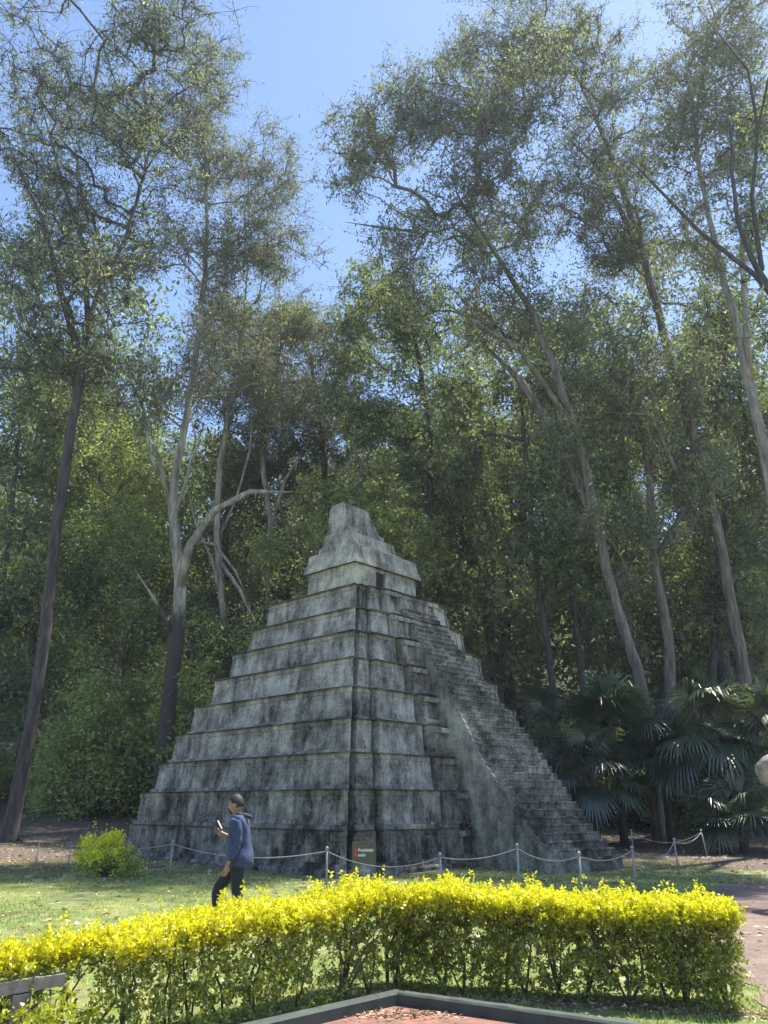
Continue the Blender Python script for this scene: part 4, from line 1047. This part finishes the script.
# near side is s<0. joints
pel = X(0, 0, .93); wst = X(.0, 0, 1.05); chs = X(.03, 0, 1.28); nk = X(.035, 0, 1.46); hd0 = X(.06, 0, 1.53)
hipN, kneN, ankN = X(0, -.09, .90), X(-.02, -.10, .50), X(-.24, -.10, .12)
hipF, kneF, ankF = X(.02, .09, .90), X(.29, .09, .53), X(.22, .09, .10)
shN, elN, wrN = X(.03, -.19, 1.41), X(-.02, -.24, 1.12), X(.10, -.23, .88)
shF, elF, wrF = X(.03, .19, 1.41), X(.02, .24, 1.14), X(.25, .16, 1.22)
bv = [pel, wst, chs, nk, hd0, shN, elN, wrN, shF, elF, wrF, hipN, kneN, ankN, hipF, kneF, ankF, X(-.12, -.10, .03), X(.34, .09, .03)]
be = [(0, 1), (1, 2), (2, 3), (3, 4), (2, 5), (5, 6), (6, 7), (2, 8), (8, 9), (9, 10), (0, 11), (11, 12), (12, 13), (0, 14), (14, 15), (15, 16), (13, 17), (16, 18)]
br_ = [.10, .095, .10, .05, .05, .04, .032, .026, .04, .032, .026, .075, .055, .038, .075, .055, .038, .035, .035]
# hands: palm + fingers + thumb as chains continuing from each wrist, one surface with the body
def hand(wi, w, d, curl, side):
    w = Vector(w); d = Vector(d).normalized(); s = Vector(side); b0 = len(bv)
    palm = w + d * .075; bv.append(tuple(palm)); br_.append((.034, .020)); be.append((wi, b0))
    for k, (o_, l) in enumerate([(-.030, .062), (-.010, .072), (.010, .068), (.029, .054)]):
        q = palm + s * o_ + d * .02; m_ = q + d * l * .5 + Vector(curl) * l * .25; e = m_ + d * l * .35 + Vector(curl) * l * .6
        i = len(bv); bv.extend([tuple(q), tuple(m_), tuple(e)]); br_.extend([.0105, .0095, .008]); be.extend([(b0, i), (i, i + 1), (i + 1, i + 2)])
    q = w + d * .035 - s * .035; e = q + d * .045 - s * .018 + Vector(curl) * .02
    i = len(bv); bv.extend([tuple(q), tuple(e)]); br_.extend([.012, .009]); be.extend([(b0, i), (i, i + 1)])
hand(7, wrN, (-.25, 0, -1), (-.6, .2, .1), (-.95, 0, .25))
hand(10, wrF, (-1, -.1, .45), (.2, -.5, .5), (0, .35, .9))
skin('body', bv, be, br_, M['skin'], per, 2)
# head
hm = MB(); hm.ball((0, 0, 0), 1, 28, 20)
def headshape(v):
    x, y, z = v; f = -x
    ww = .074 * (1 - .22 * max(0, -z)); xx = f * .096; 
    if z < -.2 and f > 0: xx *= 1 - .10 * (-z - .2)
    if z < -.3 and f < 0: xx *= 1 - .45 * (-z - .3)
    nose = .026 * math.exp(-((z + .12) / .16) ** 2) * math.exp(-(y / .16) ** 2) * (f > .5)
    brow = .006 * math.exp(-((z - .18) / .1) ** 2) * (f > .4); sock = -.008 * math.exp(-((z - .05) / .1) ** 2) * math.exp(-((abs(y) - .35) / .16) ** 2) * (f > .4)
    lips = .008 * math.exp(-((z + .48) / .07) ** 2) * math.exp(-(y / .25) ** 2) * (f > .4); chin = .012 * math.exp(-((z + .82) / .15) ** 2) * (f > 0)
    return (-(xx + nose + brow + sock + lips + chin), y * ww, z * .118)
HCt = Vector(X(.085, 0, 1.605)); tilt = Matrix.Rotation(R(-10), 3, 'Y')
hv = [tilt @ Vector(headshape(v)) + HCt for v in hm.V]
# the head joins the body mesh so that the body stays one figure
bo_ = [o for o in per.children if o.name.startswith('body')][0]
bm = bmesh.new(); bm.from_mesh(bo_.data); vs = [bm.verts.new(v) for v in hv]
for f in hm.F:
    if len({tuple(round(c, 5) for c in hv[i]) for i in f}) >= 3:
        try: nf_ = bm.faces.new([vs[i] for i in f]); nf_.smooth = True
        except ValueError: pass
for sy in (-1, 1):
    em = MB(); em.ball(tuple(HCt + tilt @ Vector((.004, sy * .074, -.008))), .03, 8, 6, (.55, .28, 1.0)); ev = [bm.verts.new(v) for v in em.V]
    for f in em.F:
        try: bm.faces.new([ev[i] for i in f])
        except ValueError: pass
bm.to_mesh(bo_.data); bm.free()
em = MB()
for sy in (-1, 1): em.ball(tuple(HCt + tilt @ Vector((-.082, sy * .028, .006))), .010, 8, 6)
em.build('eyes', M['hair'], per, True)
# hair
hb = MB(); hb.ball((0, 0, 0), 1, 28, 20)
V2 = []
for (x, y, z) in hb.V:
    f = -x; p = Vector(headshape((x, y, z)))
    lim = .42 if f > .45 else (.12 if f > .05 else -.45)
    g = 1.10 + .07 * noise.noise(Vector((x * 4, y * 4, z * 4))) + .05 * noise.noise(Vector((x * 11, y * 11, z * 11)))
    p = Vector((p.x * g + .003, p.y * g, max(z, lim) * .118 * (1.14 if z > 0 else 1.0)))
    if z < lim: p = Vector((p.x * .80, p.y * .80, p.z))
    V2.append(tilt @ p + HCt)
pymsh = pymesh('hair', V2, hb.F, True); link('hair', pymsh, M['hair'], per)
# jacket: torso flaring to the hem, both sleeves
def jshape(v):
    z = v.z; k = 1.0
    if z < 1.06 and abs(v.y) < .22: k = 1 + .10 * (1.06 - z) / .2
    q = Vector((v.x * 5, v.y * 5, z * 11 + v.x * 8)); w = .016 * noise.noise(q) + .008 * noise.noise(v * 22)
    return Vector((v.x * k + w, v.y * (1 + (k - 1) * .7) + w * .8 * (1 if v.y > 0 else -1), z))
jv = [X(-.015, 0, .79), X(-.01, 0, .96), X(.0, 0, 1.12), X(.02, 0, 1.28), X(.02, 0, 1.41), X(.03, -.185, 1.40), X(-.02, -.245, 1.12), X(.085, -.235, .91), X(.03, .185, 1.40), X(.02, .245, 1.14), X(.22, .17, 1.21), X(.03, 0, 1.47)]
skin('jacket', jv, [(0, 1), (1, 2), (2, 3), (3, 4), (4, 11), (4, 5), (5, 6), (6, 7), (4, 8), (8, 9), (9, 10)], [(.225, .215), (.195, .19), (.17, .165), (.175, .165), (.135, .13), .08, .062, .05, .078, .062, .048, (.07, .07)], M['jacket'], per, 2, 0, post=jshape)
tv = [X(0, 0, .96), X(0, 0, .88), hipN, kneN, X(-.235, -.10, .13), hipF, kneF, X(.22, .09, .11)]
skin('trousers', tv, [(0, 1), (1, 2), (2, 3), (3, 4), (1, 5), (5, 6), (6, 7)], [.135, .125, .105, .075, .058, .105, .075, .058], M['trousers'], per, 2)
for f, s, z, tlt in ((-.20, -.10, .045, .25), (.28, .09, .04, 0)):
    mb = MB(); mb.ball((-f - .02, s, z + tlt * .1), 1, 12, 8, (.135, .048, .042)); mb.ball((-f + .06, s, z + .03 + tlt * .1), 1, 10, 6, (.055, .045, .06)); mb.build('shoe', M['shoe'], per, True)
# collar / folded hood at the nape and a strap over the shoulder
mb = MB(); mb.tube([X(.06, -.075, 1.475), X(-.03, -.085, 1.475), X(-.10, -.04, 1.45), X(-.12, 0, 1.44), X(-.10, .04, 1.45), X(-.03, .085, 1.475)], [.018, .024, .028, .03, .028, .022], 8); mb.build('collar', M['scarf'], per, True)
mb = MB(); mb.box((-.315, .13, 1.345), (.004, .035, .06), Matrix.Rotation(R(-32), 3, 'Y')); 
cd = mb.build('handheld_card', M['paper'], None); tag(cd, 'pale card held out in the hand of the walking person', 'card')
cd.location = (gp[0], gp[1], G(*gp))
